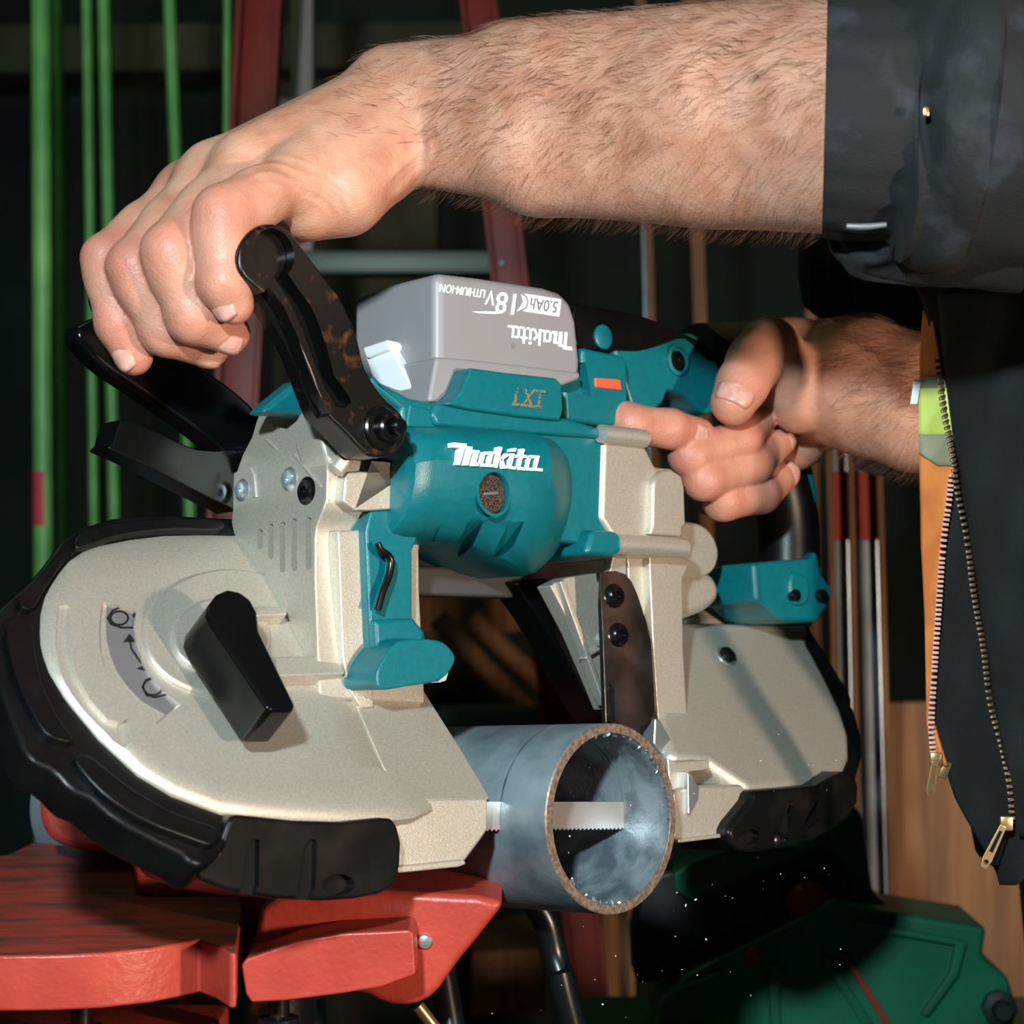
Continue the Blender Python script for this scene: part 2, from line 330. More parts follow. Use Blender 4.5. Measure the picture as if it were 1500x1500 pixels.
for i in range(len(secs)-1):
    for k in range(n): F.append([i*n+k, i*n+(k+1) % n, (i+1)*n+(k+1) % n, (i+1)*n+k])
F += [list(range(n)), [(len(secs)-1)*n+k for k in range(n)]]
bmm = mesh(V, F); bmesh.ops.recalc_face_normals(bmm, faces=bmm.faces)
motor = obj('motor_housing', bmm, M['teal'], saw, 30)
vents = []
for x in (634, 694, 754):
    pl = [(x-8, 765), (x+14, 764), (x-2, 800), (x-20, 815), (x-34, 815)]
    bk = [hA(x_, y_, (.0005 if x < 750 else .0040)-(.033 if x < 750 else .021)*max(0, (y_-764)/51)**1.6) for x_, y_ in pl]; fr = polyA(pl, .03); n_ = len(pl)
    vents.append(mesh(fr+bk, [list(range(n_)), list(range(2*n_-1, n_-1, -1))]+[[i, i+n_, (i+1) % n_+n_, (i+1) % n_] for i in range(n_)]))
hole_c = hA(733, 721, .012)
vents.append(lathe_bm(hole_c-A*.008, A, [(.0098, 0), (.0098, .02)], 32))
carve(motor, vents)
motor.data.set_sharp_from_angle(angle=math.radians(32))
mv = [loc(np.array(v.co)+np.array(motor.location)+np.array(origin(saw))) for v in motor.data.vertices]; bq = loc(hA(800, 700, .006))[1]; uq = loc(hA(800, 745, .006))[2]
for e in motor.data.edges:
    if all(abs(mv[i][1]-bq) < .0004 and mv[i][2] > uq and mv[i][0] > -.01 for i in e.vertices): e.use_edge_sharp = True
lathe('brush_cap', hole_c-A*.0085, A, [(.0094, -.004), (.0094, .0016), (.0088, .0022)], M['mesh'], saw, 32)
obj('cap_slot', box_bm(hole_c-A*.0062, B*.0042-U*(-.0006), U*.0006, A*.0004), M['steel'], saw)
lathe('brush_cap_ring', hole_c-A*.0056, A, [(.0096, 0), (.0110, .0006), (.0110, .0014), (.0096, .0014)], M['teal'], saw, 32, True)
0 and prism('facet_cheek', polyA([(806, 642), (828, 660), (852, 682), (864, 706), (864, 740), (850, 760), (820, 772), (793, 738), (800, 690)], .0075), -A*.012, M['teal'], saw, .0035, 3)
prism('bracket_ear', polyA([(868, 776), (905, 778), (914, 790), (913, 809), (895, 815), (858, 812), (862, 796)], -.004), -A*.05, M['teal'], saw, .004, 4)
# logo on the motor housing
MK = [[(92, 130), (290, 150), (280, 190), (262, 210), (190, 462), (132, 458), (205, 205), (95, 195)], [(280, 185), (375, 195), (370, 240), (310, 465), (240, 465), (300, 235), (262, 225)],
      [(368, 238), (478, 248), (428, 420), (470, 428), (465, 474), (352, 475), (356, 445), (405, 288), (355, 282)], [(962, 214), (1020, 216), (1004, 264), (944, 262)]]
MK += strokes([[(655, 287), (560, 287), (540, 300), (505, 430), (525, 462), (600, 466)], [(662, 280), (612, 468), (678, 470)], [(787, 212), (718, 485)], [(880, 312), (815, 362), (800, 385), (836, 492), (880, 490)],
               [(968, 308), (922, 480), (940, 497), (990, 505)], [(1118, 240), (1055, 480), (1072, 510), (1130, 520)], [(1035, 330), (1150, 335)], [(1330, 342), (1232, 340), (1210, 355), (1175, 480), (1192, 520), (1250, 526)], [(1335, 340), (1286, 525), (1385, 532)]], 42)
printed('brand_lettering', MK, np.array([[.1, 0], [0, .1], [655, 635]]), lambda x, y: hA(x, y, .0108), -A*.004, M['white'], motor)
# ---- battery shelf, lock panel
prism('battery_shelf', polyA([(690, 538), (740, 545), (815, 553), (824, 562), (826, 600), (822, 616), (760, 610), (690, 600), (652, 592), (664, 584), (676, 572)], -.006), -A*.06, M['teal'], saw, .005, 4)
prism('shelf_ledge', polyA([(640, 590), (660, 588), (830, 612), (884, 628), (884, 642), (760, 634), (640, 624), (632, 608)], -.009), -A*.05, M['teal'], saw, .004, 4)
lockp = prism('lock_panel', polyA([(826, 560), (845, 556), (853, 545), (853, 508), (880, 514), (912, 520), (920, 530), (922, 622), (884, 624), (830, 616)], -.022), -A*.05, M['teal'], saw, .003, 3)
carve(lockp, [prism_bm(polyA([(872, 518), (904, 522), (912, 572), (873, 566)], .0), -A*.028, 0)])
prism('lock_switch', polyA([(872, 553), (909, 556), (911, 571), (873, 567)], -.021), -A*.006, M['orange'], saw, .0006)
prism('lock_slide', polyA([(877, 528), (900, 531), (903, 552), (880, 550)], -.0245), -A*.004, M['teal'], saw, .0006)
text_on('voltage_emblem', 'LXT', (753, 594), (796, 598), (757, 568), lambda x, y: hA(x, y, -.0055), -A*.001, M['brass_print'], saw)
printed('emblem_line', [[(752, 590), (795, 595), (794, 599), (752, 594)]], I3, lambda x, y: hA(x, y, -.0054), -A*.001, M['brass_print'], saw)
# ---- battery
bf = -.020
batt = prism('battery', polyA([(640, 398), (700, 405), (800, 420), (822, 427), (838, 442), (847, 470), (853, 530), (852, 548), (845, 557), (822, 566), (700, 600), (640, 590)], bf), -A*.063, M['batt'], saw, .008, 5)
prism('battery_flange', polyA([(640, 522), (700, 527), (852, 545), (850, 556), (822, 566), (700, 600), (628, 588)], bf+.0028), -A*.066, M['batt'], batt, .004, 3)
bl = loc(hA(640, 480, bf))[1]-.0012
prism('release_clip', polyB([(531, 512), (568, 498), (572, 510), (604, 568), (602, 573), (590, 576), (548, 560)], bl-.004), B*.01, M['white_clip'], batt, .0012, 2)
prism('release_button', polyB([(530, 509), (566, 497), (571, 503), (569, 512), (536, 525)], bl-.0065), B*.01, M['white_clip'], batt, .0012, 2)
zs = 6.818
bp = lambda X, Y: (640+X/zs, 400+Y/zs)
bprj = lambda x, y: hA(x, y, bf+.0003)
bv = -A*.0012
printed('brand_lettering', MK, affine([(92, 130), (1400, 545), (135, 460)], [(838.5, 513.5), (744.5, 476.8), (831.4, 486.8)]), bprj, bv, M['white'], batt)
printed('capacity_box', [[bp(*q) for q in [(1245, 262), (1222, 435), (858, 380), (905, 345), (922, 290), (905, 235), (876, 205)]], [bp(*q) for q in [(845, 212), (885, 240), (902, 290), (885, 340), (800, 385), (835, 335), (866, 285)]],
                         [bp(*q) for q in [(345, 383), (600, 385), (640, 400), (600, 408), (430, 402)]]], I3, bprj, bv, M['white'], batt)
text_on('capacity_text', '5.0Ah', bp(1215, 285), bp(945, 245), bp(1196, 398), lambda x, y: hA(x, y, bf+.0006), bv, M['grey_print'], batt)
text_on('voltage_text', '18', bp(798, 208), bp(612, 186), bp(768, 420), lambda x, y: hA(x, y, bf+.0005), bv, M['white'], batt)
text_on('voltage_text', 'V', bp(592, 182), bp(500, 168), bp(572, 325), bprj, bv, M['white'], batt)
text_on('chemistry_text', 'LITHIUM-ION', bp(488, 168), bp(42, 106), bp(474, 250), bprj, bv, M['white'], batt)
printed('registered_mark', [[bp(*q) for q in ell(764, 722, 22, 28, 14)]], I3, bprj, bv, M['grey_print'], batt)
# ---- right gear housing and column
g2 = -.010
prism('gear_housing', polyA([(884, 644), (892, 640), (940, 646), (946, 652), (962, 684), (985, 686), (1000, 697), (1004, 720), (1005, 770), (1001, 788), (1001, 816), (918, 816), (905, 800), (880, 760)], g2), -A*.06, M['silver'], saw, .003, 3)
prism('housing_plate', polyA([(957, 712), (960, 700), (970, 690), (984, 688), (999, 697), (1003, 715), (1005, 768), (1000, 774), (1000, 786), (952, 783), (956, 768)], g2+.004), -A*.02, M['silver'], saw, .0015, 3)
for pts, r in (([(880, 635), (928, 640), (944, 643)], .0046), ([(900, 797), (950, 799), (1001, 803)], .0050)):
    sweep('housing_rib', [hA(x, y, g2+.002) for x, y in pts], r, M['silver'], saw, n=18)
prism('rear_boss', polyA(cr([(985, 772), (1020, 766), (1042, 780), (1053, 805), (1050, 828), (1038, 842), (1010, 850), (985, 850)], True, 3), -.034), -A*.04, M['silver'], saw, .008, 5)
prism('rear_boss', polyA(cr([(985, 846), (1035, 838), (1052, 850), (1056, 872), (1046, 888), (1022, 901), (985, 905)], True, 3), -.034), -A*.04, M['silver'], saw, .006, 5)
prism('gear_column', polyA([(951, 812), (1007, 817), (1007, 832), (1000, 848), (1001, 950), (1007, 1054), (964, 1054), (957, 950)], -.0165), -A*.05, M['silver'], saw, .0008)
prism('gear_column', polyA([(919, 812), (949, 812), (957, 960), (962, 1054), (930, 1030)], -.0215), -A*.05, M['silver'], saw, .0008)
sp = prism('blade_stop', polyA([(879, 838), (903, 836), (917, 841), (926, 852), (934, 870), (947, 910), (954, 940), (958, 1000), (960, 1043), (950, 1058), (939, 1064), (936, 1090), (925, 1090), (889, 1090), (884, 950)], -.006), -A*.003, M['chrome'], saw, .0005)
carve(sp, [prism_bm(polyA([(923, 1010), (925, 1003), (929, 1001), (933, 1003), (935, 1010), (937, 1080), (925, 1080)], .01), -A*.03, 0)])
for x, y in ((899, 873), (905, 930)):
    lathe('stop_screw', hA(x, y, -.0062), A, [(.0062, 0), (.0058, .0016), (.0046, .0030), (.0024, .0032), (.0022, .0014)], M['screw'], sp, 20)
prism('slot_bright_bar', polyA([(925, 1005), (933, 1005), (936, 1078), (927, 1078)], -.0075), -A*.012, M['steel'], saw, .0006)  # bright bar added in the slot, stands in for the lit column behind
prism('stop_bracket', polyA([(806, 858), (830, 846), (884, 838), (890, 1040), (872, 996), (842, 926)], -.024), -A*.01, M['silver'], saw, .0008)
for pl in ([(820, 852), (828, 850), (884, 1012), (888, 1034), (880, 1018)], [(858, 966), (862, 956), (884, 946), (885, 950), (864, 962)], [(898, 815), (918, 812), (918, 845), (893, 840)]):
    prism('bracket_rib', polyA(pl, -.020), -A*.006, M['silver'], saw, .0006)
lathe('bracket_pin', hA(878, 937, -.020), A, [(.0034, 0), (.0038, .002), (.003, .0042), (.001, .005)], M['silver'], saw, 20)
prism('rubber_strap', polyA([(752, 852), (800, 846), (822, 862), (850, 930), (886, 1020), (890, 1062), (868, 1040), (825, 960), (785, 896)], -.048), -A*.02, M['black'], saw, .002)
prism('upper_channel', polyA([(600, 828), (755, 833), (770, 842), (772, 876), (604, 872)], -.055), -A*.012, mat('grey_channel', (74, 72, 70), .5, .3), saw, .002)
# ---- right wheel cover
rplate = [(1003, 907), (1100, 909), (1190, 912), (1186, 945), (1198, 966), (1216, 1000), (1236, 1042), (1247, 1078), (1248, 1110), (1238, 1134), (1222, 1144), (1195, 1152), (1105, 1158), (1088, 1150), (1040, 1118), (985, 1112), (966, 1060), (960, 960), (975, 905)]
rcov = prism('wheel_cover', polyN(rplate, .0035), -N*.034, M['silver'], saw, .006, 5)
prism('rear_cover_top', polyN([(1003, 862), (1060, 868), (1110, 872), (1190, 890), (1194, 914), (1003, 910)], -.004), -N*.03, M['silver'], saw, .003, 3)
p = hN(1063, 962, .0035)
lathe('cover_screw', p-N*.001, N, [(.0064, 0), (.0064, .0016), (.0052, .0018)], M['steel'], rcov, 24)
lathe('cover_screw_head', p, N, [(.0048, 0), (.0048, .0030), (.0040, .0038), (.0022, .0038), (.002, .002)], M['screw'], rcov, 24)
rr = [(1180, 905), (1200, 938), (1216, 964), (1232, 990), (1244, 1012), (1252, 1024), (1250, 1034), (1258, 1052), (1264, 1078), (1266, 1100), (1262, 1122), (1256, 1142), (1240, 1152), (1200, 1158), (1150, 1120), (1150, 950)]
prism('rubber_rim', polyN(rr, .0005), -N*.04, M['rubber'], saw, .004, 3)
rtoe = [(1104, 1158), (1160, 1154), (1200, 1150), (1222, 1138), (1240, 1130), (1254, 1136), (1260, 1152), (1258, 1176), (1248, 1196), (1224, 1214), (1190, 1232), (1150, 1242), (1106, 1248), (1084, 1246), (1072, 1234), (1066, 1220), (1074, 1204), (1100, 1172)]
t2 = prism('rubber_toe', polyA(rtoe, .022), -A*.04, M['rubber_worn'], saw, .005, 4)
carve(t2, [prism_bm(polyA([(1186, 1202), (1198, 1180), (1204, 1182), (1196, 1236), (1176, 1240), (1174, 1222)], .04), -A*.0215, 0), prism_bm(polyA([(1226, 1192), (1240, 1170), (1244, 1178), (1246, 1200), (1226, 1216), (1218, 1210)], .04), -A*.0215, 0), prism_bm(polyA(ell(1136, 1228, 18, 12, 18, -.3), .04), -A*.022, 0)])
lathe('bumper_screw', hA(1138, 1230, .0165), A, [(.003, 0), (.0042, .001), (.0042, .002), (.002, .0032)], M['screw'], saw, 14)
prism('blade_guard', polyA([(1007, 1151), (1086, 1149), (1104, 1166), (1098, 1176), (1074, 1202), (1067, 1224), (1000, 1233), (985, 1228), (985, 1160)], .0135), -A*.012, M['silver'], saw, .002, 3)
prism('guard_block', polyA([(978, 1110), (990, 1116), (1038, 1113), (1040, 1127), (1010, 1131), (1022, 1150), (1024, 1168), (1010, 1196), (985, 1200)], .010), -A*.03, M['silver'], saw, .0008)
prism('guard_block', polyA([(960, 1052), (968, 1056), (992, 1098), (970, 1104), (958, 1090)], -.006), -A*.03, M['steel'], saw, .0008)
prism('guard_highlight_wedge', polyA([(1007, 1131), (1025, 1152), (1023, 1170), (1010, 1196), (1008, 1190)], .0155), -A*.012, M['steel'], saw, .0008)  # brighter steel wedge, a highlight on the guard made as a part
prism('guard_lip', polyA([(994, 1229), (1066, 1220), (1066, 1226), (994, 1235)], .0160), -A*.010, M['silver'], saw, .0006)
# ---- blade with teeth
nT = 210; b0, b1 = -.13, .16; V = []; F = []
bu0, bu1 = -.0068, .0066
for side in (-.00045, .00045):
    for i in range(nT+1):
        b_ = b0+(b1-b0)*i/nT; V += [SW(side, b_, bu1), SW(side, b_, bu0+(.0011 if i % 2 else 0))]
k = 2*(nT+1)
for i in range(nT):
    F += [[2*i, 2*i+2, 2*i+3, 2*i+1], [k+2*i+1, k+2*i+3, k+2*i+2, k+2*i], [2*i, k+2*i, k+2*i+2, 2*i+2], [2*i+1, 2*i+3, k+2*i+3, k+2*i+1]]
obj('saw_blade', mesh(V, F), M['blade'], saw, 20)
# ---- front carrying handle
ah = .012
arm_o = [(374, 334), (390, 328), (408, 329), (428, 342), (450, 371), (478, 408), (498, 434), (510, 458), (525, 497), (536, 540), (560, 578), (586, 603), (595, 622), (593, 645), (582, 660), (566, 669), (546, 669), (530, 660), (506, 634), (478, 606), (464, 572), (444, 520), (426, 486), (396, 440), (362, 410), (351, 392), (351, 366), (360, 346)]
arm = prism('handle_arm', polyA(cr(arm_o, True, 3), ah), -A*.016, M['rust_black'], saw, .0016, 3)
ch1 = [(449, 381), (457, 385), (474, 411), (493, 436), (504, 460), (518, 500), (528, 540), (550, 572), (554, 582), (544, 590), (531, 588), (515, 560), (500, 524), (482, 474), (462, 430), (441, 398)]
ch2 = [(417, 424), (433, 410), (455, 440), (475, 484), (493, 534), (508, 570), (523, 598), (518, 608), (508, 604), (494, 586), (478, 548), (460, 502), (440, 462)]
carve(arm, [prism_bm(polyA(ch1, .03), -A*.026, 0), prism_bm(polyA(ch2, .03), -A*.026, 0), lathe_bm(hA(402, 371, ah)-A*.03, A, [(.0104, 0), (.0108, .05)], 32)])
arm.data.materials.append(M['rust'])
for pl in arm.data.polygons:
    if np.dot(np.array(pl.normal), A) > .7 and np.dot(np.array(pl.center)+np.array(arm.location)+np.array(origin(saw))-O, A) > ah-.003: pl.material_index = 1
tubeL = .128
c0 = hA(401, 371, ah)
lathe('grip_tube', c0-A*.0165, -A, [(.0100, 0), (.0122, .0), (.0124, .02), (.0124, tubeL-.034), (.0122, tubeL-.02), (.010, tubeL-.02)], M['rust_black'], saw, 32)
lathe('dark_bore_plug', c0-A*.0062, A, [(.0107, 0), (.0107, .0008)], M['rust_black'], saw, 28)  # black disc closing the tube, stands in for the shade inside it
prism('handle_arm', polyA(cr([(112, 488), (150, 462), (190, 452), (222, 478), (263, 515), (330, 560), (380, 606), (386, 652), (348, 676), (290, 634), (205, 574), (150, 536)], True, 3), ah-tubeL+.016), -A*.014, M['black'], saw, .003, 3)
lathe('pivot_boss', hA(558, 628, ah)-A*.004, A, [(.0098, 0), (.0098, .0052), (.0090, .0060), (.0062, .0062), (.0060, .0110), (.0052, .0118), (.0036, .0118), (.0034, .0085)], M['rust_black'], saw, 28)
lathe('pivot_bolt', hA(562, 628, ah), A, [(.0036, 0), (.0036, .0115), (.0028, .0125)], M['screw'], saw, 20)
lathe('pivot_bolt', hA(558, 628, ah)-A*.012, -A, [(.006, 0), (.006, .125)], M['screw'], saw, 20)
# hanging hook and small teal tank behind
prism('hanging_hook', polyA(cr([(178, 614), (166, 648), (158, 656), (176, 664), (222, 686), (280, 716), (334, 742), (350, 744), (352, 662), (320, 660), (290, 658), (262, 648), (238, 636), (206, 622)], True, 2), -.085), -A*.016, M['black'], saw, .004, 4)
prism('top_cap', polyA([(384, 604), (400, 588), (438, 557), (452, 556), (464, 572), (470, 590), (520, 620), (430, 606)], -.034), -A*.014, M['teal'], saw, .003, 3)
# ---- rear handle
hz = -.030
prism('rear_handle_frame', polyA(cr([(900, 505), (935, 509), (968, 500), (1004, 488), (1022, 492), (1046, 520), (1060, 560), (1052, 600), (1030, 605), (1010, 585), (995, 578), (980, 572), (972, 590), (955, 602), (932, 602), (924, 590), (915, 560)], True, 3), hz), -A*.034, M['teal'], saw, .005, 4)
prism('rear_handle_top', polyA(cr([(842, 448), (870, 450), (910, 456), (950, 466), (990, 484), (1030, 502), (1052, 522), (1040, 528), (1005, 496), (970, 505), (935, 514), (890, 512), (845, 506)], True, 3), hz+.001), -A*.036, M['rubber'], saw, .006, 4)
lathe('handle_screw_boss', hA(882, 494, hz+.001), A, [(.0064, -.004), (.0064, .0012), (.0052, .0018)], M['teal'], saw, 24)
lathe('handle_screw_boss', hA(992, 527, hz+.0002), A, [(.0088, -.004), (.0088, .0012), (.0068, .0018), (.0060, -.001)], M['teal'], saw, 28)
lathe('handle_screw', hA(990, 529, hz+.0004), A, [(.0054, -.002), (.0054, .0016), (.0034, .002), (.003, .0006)], M['screw'], saw, 24)
grip = cr([(1010, 515), (1048, 545), (1086, 590), (1118, 640), (1142, 700), (1154, 760), (1156, 830)], False, 4)
sweep('rear_grip', [hA(x, y, -.048) for x, y in grip], .0172, M['rubber'], saw, n=22, hint=tuple(A), ratio=1.05)
gi = cr([(1060, 520), (1098, 570), (1140, 615), (1166, 670), (1182, 735), (1180, 765)], False, 4)
rr_ = [.004+.0035*math.sin(math.pi*i/(len(gi)-1)) for i in range(len(gi))]
sweep('grip_inlay', [hA(x, y, -.038) for x, y in gi], rr_, M['teal'], saw, n=12)
lathe('grip_rivet', hA(1178, 798, -.036), A, [(.004, -.004), (.004, .0014), (.003, .002)], M['screw'], saw, 16)
prism('grip_foot', polyA([(1104, 824), (1150, 820), (1186, 818), (1198, 806), (1203, 835), (1206, 842), (1219, 860), (1221, 874), (1216, 886), (1206, 898), (1199, 911), (1150, 910), (1140, 904), (1122, 886), (1108, 882)], -.026), -A*.04, M['teal'], saw, .003, 3)
prism('foot_tab', polyA(cr([(1160, 842), (1172, 838), (1184, 848), (1187, 866), (1182, 884), (1166, 886), (1158, 870)], True, 3), -.0235), -A*.01, M['teal'], saw, .002, 3)
for x in (1166, 1206): lathe('foot_screw', hA(x, 872, -.0225), A, [(.0036, -.003), (.0034, .0008), (.002, .0012)], M['screw'], saw, 14)

# ================================================================== the pipe
M['pipe'] = mat('mill_scale_steel', (156, 170, 178), .34, .35, (94, 108, 116), 22, .38, .66, bump=.15, bscale=500, detail=8)
M['pipe_cut'] = mat('cut_pipe_rim', (146, 124, 108), .42, .4, (110, 90, 78), 500)
M['pipe_in'] = mat('pipe_inside', (150, 164, 172), .42, .35, (98, 112, 120), 60, bump=.2, bscale=600)
pc = hA(898, 1199, .030)
R0, R1 = .0440, .0392
prof = [(R1, -.44), (R0, -.44), (R0, -.0006), (R0-.0006, 0), (R1+.0005, 0), (R1, -.0006)]
nP = 96; x_, y_, d_ = frame_of(A); V = []; F = []
for r, h in prof:
    for kk in range(nP): t = 2*math.pi*kk/nP; V.append(pc+d_*h+(x_*math.cos(t)+y_*math.sin(t))*r)
for i in range(len(prof)):
    j = (i+1) % len(prof)
    for kk in range(nP): F.append([i*nP+kk, i*nP+(kk+1) % nP, j*nP+(kk+1) % nP, j*nP+kk])
bm = mesh(V, F); bmesh.ops.recalc_face_normals(bm, faces=bm.faces)
pipe = obj('steel_pipe', bm, [M['pipe'], M['pipe_cut'], M['pipe_in']], None, 40)
carve(pipe, [box_bm(SW(0, .01, bu0+.05), A*.0006, B*.09, U*.0500)])
for pl in pipe.data.polygons:
    c = np.array(pipe.matrix_world@pl.center) if False else np.array(pl.center)+np.array(pipe.location)
    q = c-pc; h = np.dot(q, A); r = np.linalg.norm(q-A*h)
    pl.material_index = 1 if abs(h) < .0008 else (2 if r < (R0+R1)/2 else 0)
tag(pipe, 'blue-grey steel pipe with a bright cut rim, being sawn through by the blade', 'pipe')
# burrs along the inner rim
bur = []
for i in range(46):
    t = random.uniform(-.1, 1.9) if i < 30 else random.uniform(3.9, 5.4); rr0 = R1-random.uniform(0, .0012)
    c = pc+(B*math.cos(t)+U*math.sin(t))*rr0-A*random.uniform(-.0004, .001); s_ = random.uniform(.0003, .0008)
    bur.append(box_bm(c, unit(np.random.randn(3))*s_, unit(np.random.randn(3))*s_, unit(np.random.randn(3))*s_))
tag(joined('rim_burrs', bur, M['steel'], pipe), kind='stuff')

# ================================================================== the person: arms as one smooth surface each
class SDF:
    def __init__(s, lo, hi, h):
        s.lo = np.array(lo, np.float32); s.h = h; s.n = np.ceil((np.array(hi)-s.lo)/h).astype(int)+1
        s.ax = [s.lo[i]+h*np.arange(s.n[i], dtype=np.float32) for i in range(3)]
    def new(s): return np.full(tuple(s.n), .05, np.float32)
    def window(s, lo, hi):
        i0 = np.maximum(((lo-s.lo)/s.h).astype(int)-1, 0); i1 = np.minimum(((hi-s.lo)/s.h).astype(int)+2, s.n)
        return tuple(slice(a_, max(b_, a_+1)) for a_, b_ in zip(i0, i1))
    def grid(s, w): return np.meshgrid(*[s.ax[i][w[i]] for i in range(3)], indexing='ij')
    def cone(s, V, p, q, r0, r1, k=.004, flat=None):
        p, q = np.array(p, np.float32), np.array(q, np.float32); m = max(r0, r1)+k+.012
        w = s.window(np.minimum(p, q)-m, np.maximum(p, q)+m); X, Y, Z = s.grid(w); d = q-p; L = float(d@d)+1e-12
        t = np.clip(((X-p[0])*d[0]+(Y-p[1])*d[1]+(Z-p[2])*d[2])/L, 0, 1)
        vx, vy, vz = X-p[0]-t*d[0], Y-p[1]-t*d[1], Z-p[2]-t*d[2]
        if flat is not None:                      # squash along a direction: (unit vector, factor)
            f, g = flat; c = (vx*f[0]+vy*f[1]+vz*f[2])*(1/g-1); vx, vy, vz = vx+c*f[0], vy+c*f[1], vz+c*f[2]
        D = np.sqrt(vx*vx+vy*vy+vz*vz)-(r0+(r1-r0)*t)
        V[w] = smin(V[w], D, k); return V
    def mesh(s, V):
        n = V.shape; ins = V < 0; c = np.zeros(tuple(x-1 for x in n), np.int8)
        for dx in (0, 1):
            for dy in (0, 1):
                for dz in (0, 1): c += ins[dx:n[0]-1+dx, dy:n[1]-1+dy, dz:n[2]-1+dz]
        cells = np.argwhere((c > 0) & (c < 8)); idx = -np.ones(c.shape, int); idx[tuple(cells.T)] = np.arange(len(cells))
        acc = np.zeros((len(cells), 3)); cnt = np.zeros(len(cells)); co = [(a_, b_, c_) for a_ in (0, 1) for b_ in (0, 1) for c_ in (0, 1)]
        for i, p in enumerate(co):
            for q in co[i+1:]:
                if sum(abs(np.array(p)-np.array(q))) != 1: continue
                v0 = V[tuple((cells+p).T)]; v1 = V[tuple((cells+q).T)]; m = (v0 < 0) != (v1 < 0); t = np.where(m, v0/np.where(m, v0-v1, 1), 0)
                acc += (np.array(p)+t[:, None]*(np.array(q)-np.array(p)))*m[:, None]; cnt += m
        verts = s.lo+(cells+acc/cnt[:, None])*s.h; F = []
        for ax in range(3):
            e = [slice(0, None)]*3; f = [slice(0, None)]*3; e[ax] = slice(0, -1); f[ax] = slice(1, None)
            ed = np.argwhere(ins[tuple(e)] != ins[tuple(f)]); o1, o2 = [(1, 2), (2, 0), (0, 1)][ax]
            ed = ed[(ed[:, o1] > 0) & (ed[:, o2] > 0) & (ed[:, o1] < n[o1]-1) & (ed[:, o2] < n[o2]-1)]
            z1 = np.zeros(3, int); z1[o1] = 1; z2 = np.zeros(3, int); z2[o2] = 1
            q = np.stack([idx[tuple((ed-z1-z2).T)], idx[tuple((ed-z2).T)], idx[tuple(ed.T)], idx[tuple((ed-z1).T)]], 1)
            fl = ins[tuple(ed.T)]; q[~fl] = q[~fl][:, ::-1]; F.append(q)
        return verts, np.concatenate(F)
def smin(a_, b_, k):
    if k <= 0: return np.minimum(a_, b_)
    h = np.clip(.5+.5*(b_-a_)/k, 0, 1); return b_+(a_-b_)*h-k*h*(1-h)
def relax(v, f, it=2, lam=.5):
    e = np.concatenate([f[:, [0, 1]], f[:, [1, 2]], f[:, [2, 3]], f[:, [3, 0]]]); e = np.concatenate([e, e[:, ::-1]])
    for _ in range(it):
        s_ = np.zeros_like(v); c_ = np.zeros(len(v)); np.add.at(s_, e[:, 0], v[e[:, 1]]); np.add.at(c_, e[:, 0], 1); v = v+(s_/c_[:, None]-v)*lam
    return v
def mid(p, q, t): return np.array(p)*(1-t)+np.array(q)*t
redness = []                                   # (point, radius) where the skin is rosier
nails = []                                     # (centre, outward, along finger, width, length)

# ---- hand on the carrying handle
F1 = SDF((-.235, -.18, .045), (.212, .13, .255), .00135)
fing = {                                       # joints: (px, py, offset along the grip tube)
  'index': [(436, 262, -.018), (326, 314, -.015), (328, 414, -.014), (342, 446, -.014)],
  'middle': [(362, 244, -.042), (250, 368, -.036), (282, 464, -.035), (336, 488, -.034)],
  'ring': [(310, 258, -.062), (196, 390, -.058), (242, 484, -.056), (306, 510, -.054)],
  'little': [(272, 282, -.080), (154, 378, -.077), (174, 474, -.075), (196, 522, -.074)]}
frad = {'index': (.0128, .0124, .0114, .0088), 'middle': (.0138, .0124, .0116, .0092), 'ring': (.0130, .0116, .0110, .0090), 'little': (.0116, .0102, .0102, .0086)}
J1 = {k_: [hA(x, y, ah+a_) for x, y, a_ in v] for k_, v in fing.items()}
wrist1 = P(590, 172, .985); wristb = P(640, 172, .975); elbow1 = P(1270, 172, .865)
V0 = F1.new()
for k_, wr in (('index', P(560, 195, .955)), ('middle', P(575, 160, .975)), ('ring', P(585, 145, .995)), ('little', P(590, 150, 1.01))):
    F1.cone(V0, J1[k_][0], wr, .0128, .0165, .012)
F1.cone(V0, P(420, 235, .945), P(570, 170, .985), .020, .024, .012)
# forearm and wrist
for t0, t1, r0, r1 in ((0, .10, .0285, .0290), (.10, .35, .0290, .0345), (.35, .7, .0345, .0405), (.7, 1.0, .0405, .0428)):
    F1.cone(V0, mid(wrist1, elbow1, t0), mid(wrist1, elbow1, t1), r0, r1, .010)
F1.cone(V0, P(575, 120, .985), P(680, 122, .965), .0165, .020, .010)      # ulna side
F1.cone(V0, P(630, 228, .955), P(760, 225, .935), .0150, .022, .010)      # radius side
F1.cone(V0, P(800, 246, .93), P(1280, 246, .868), .021, .0265, .014)
F1.cone(V0, P(760, 110, .95), P(1280, 84, .870), .024, .026, .014)
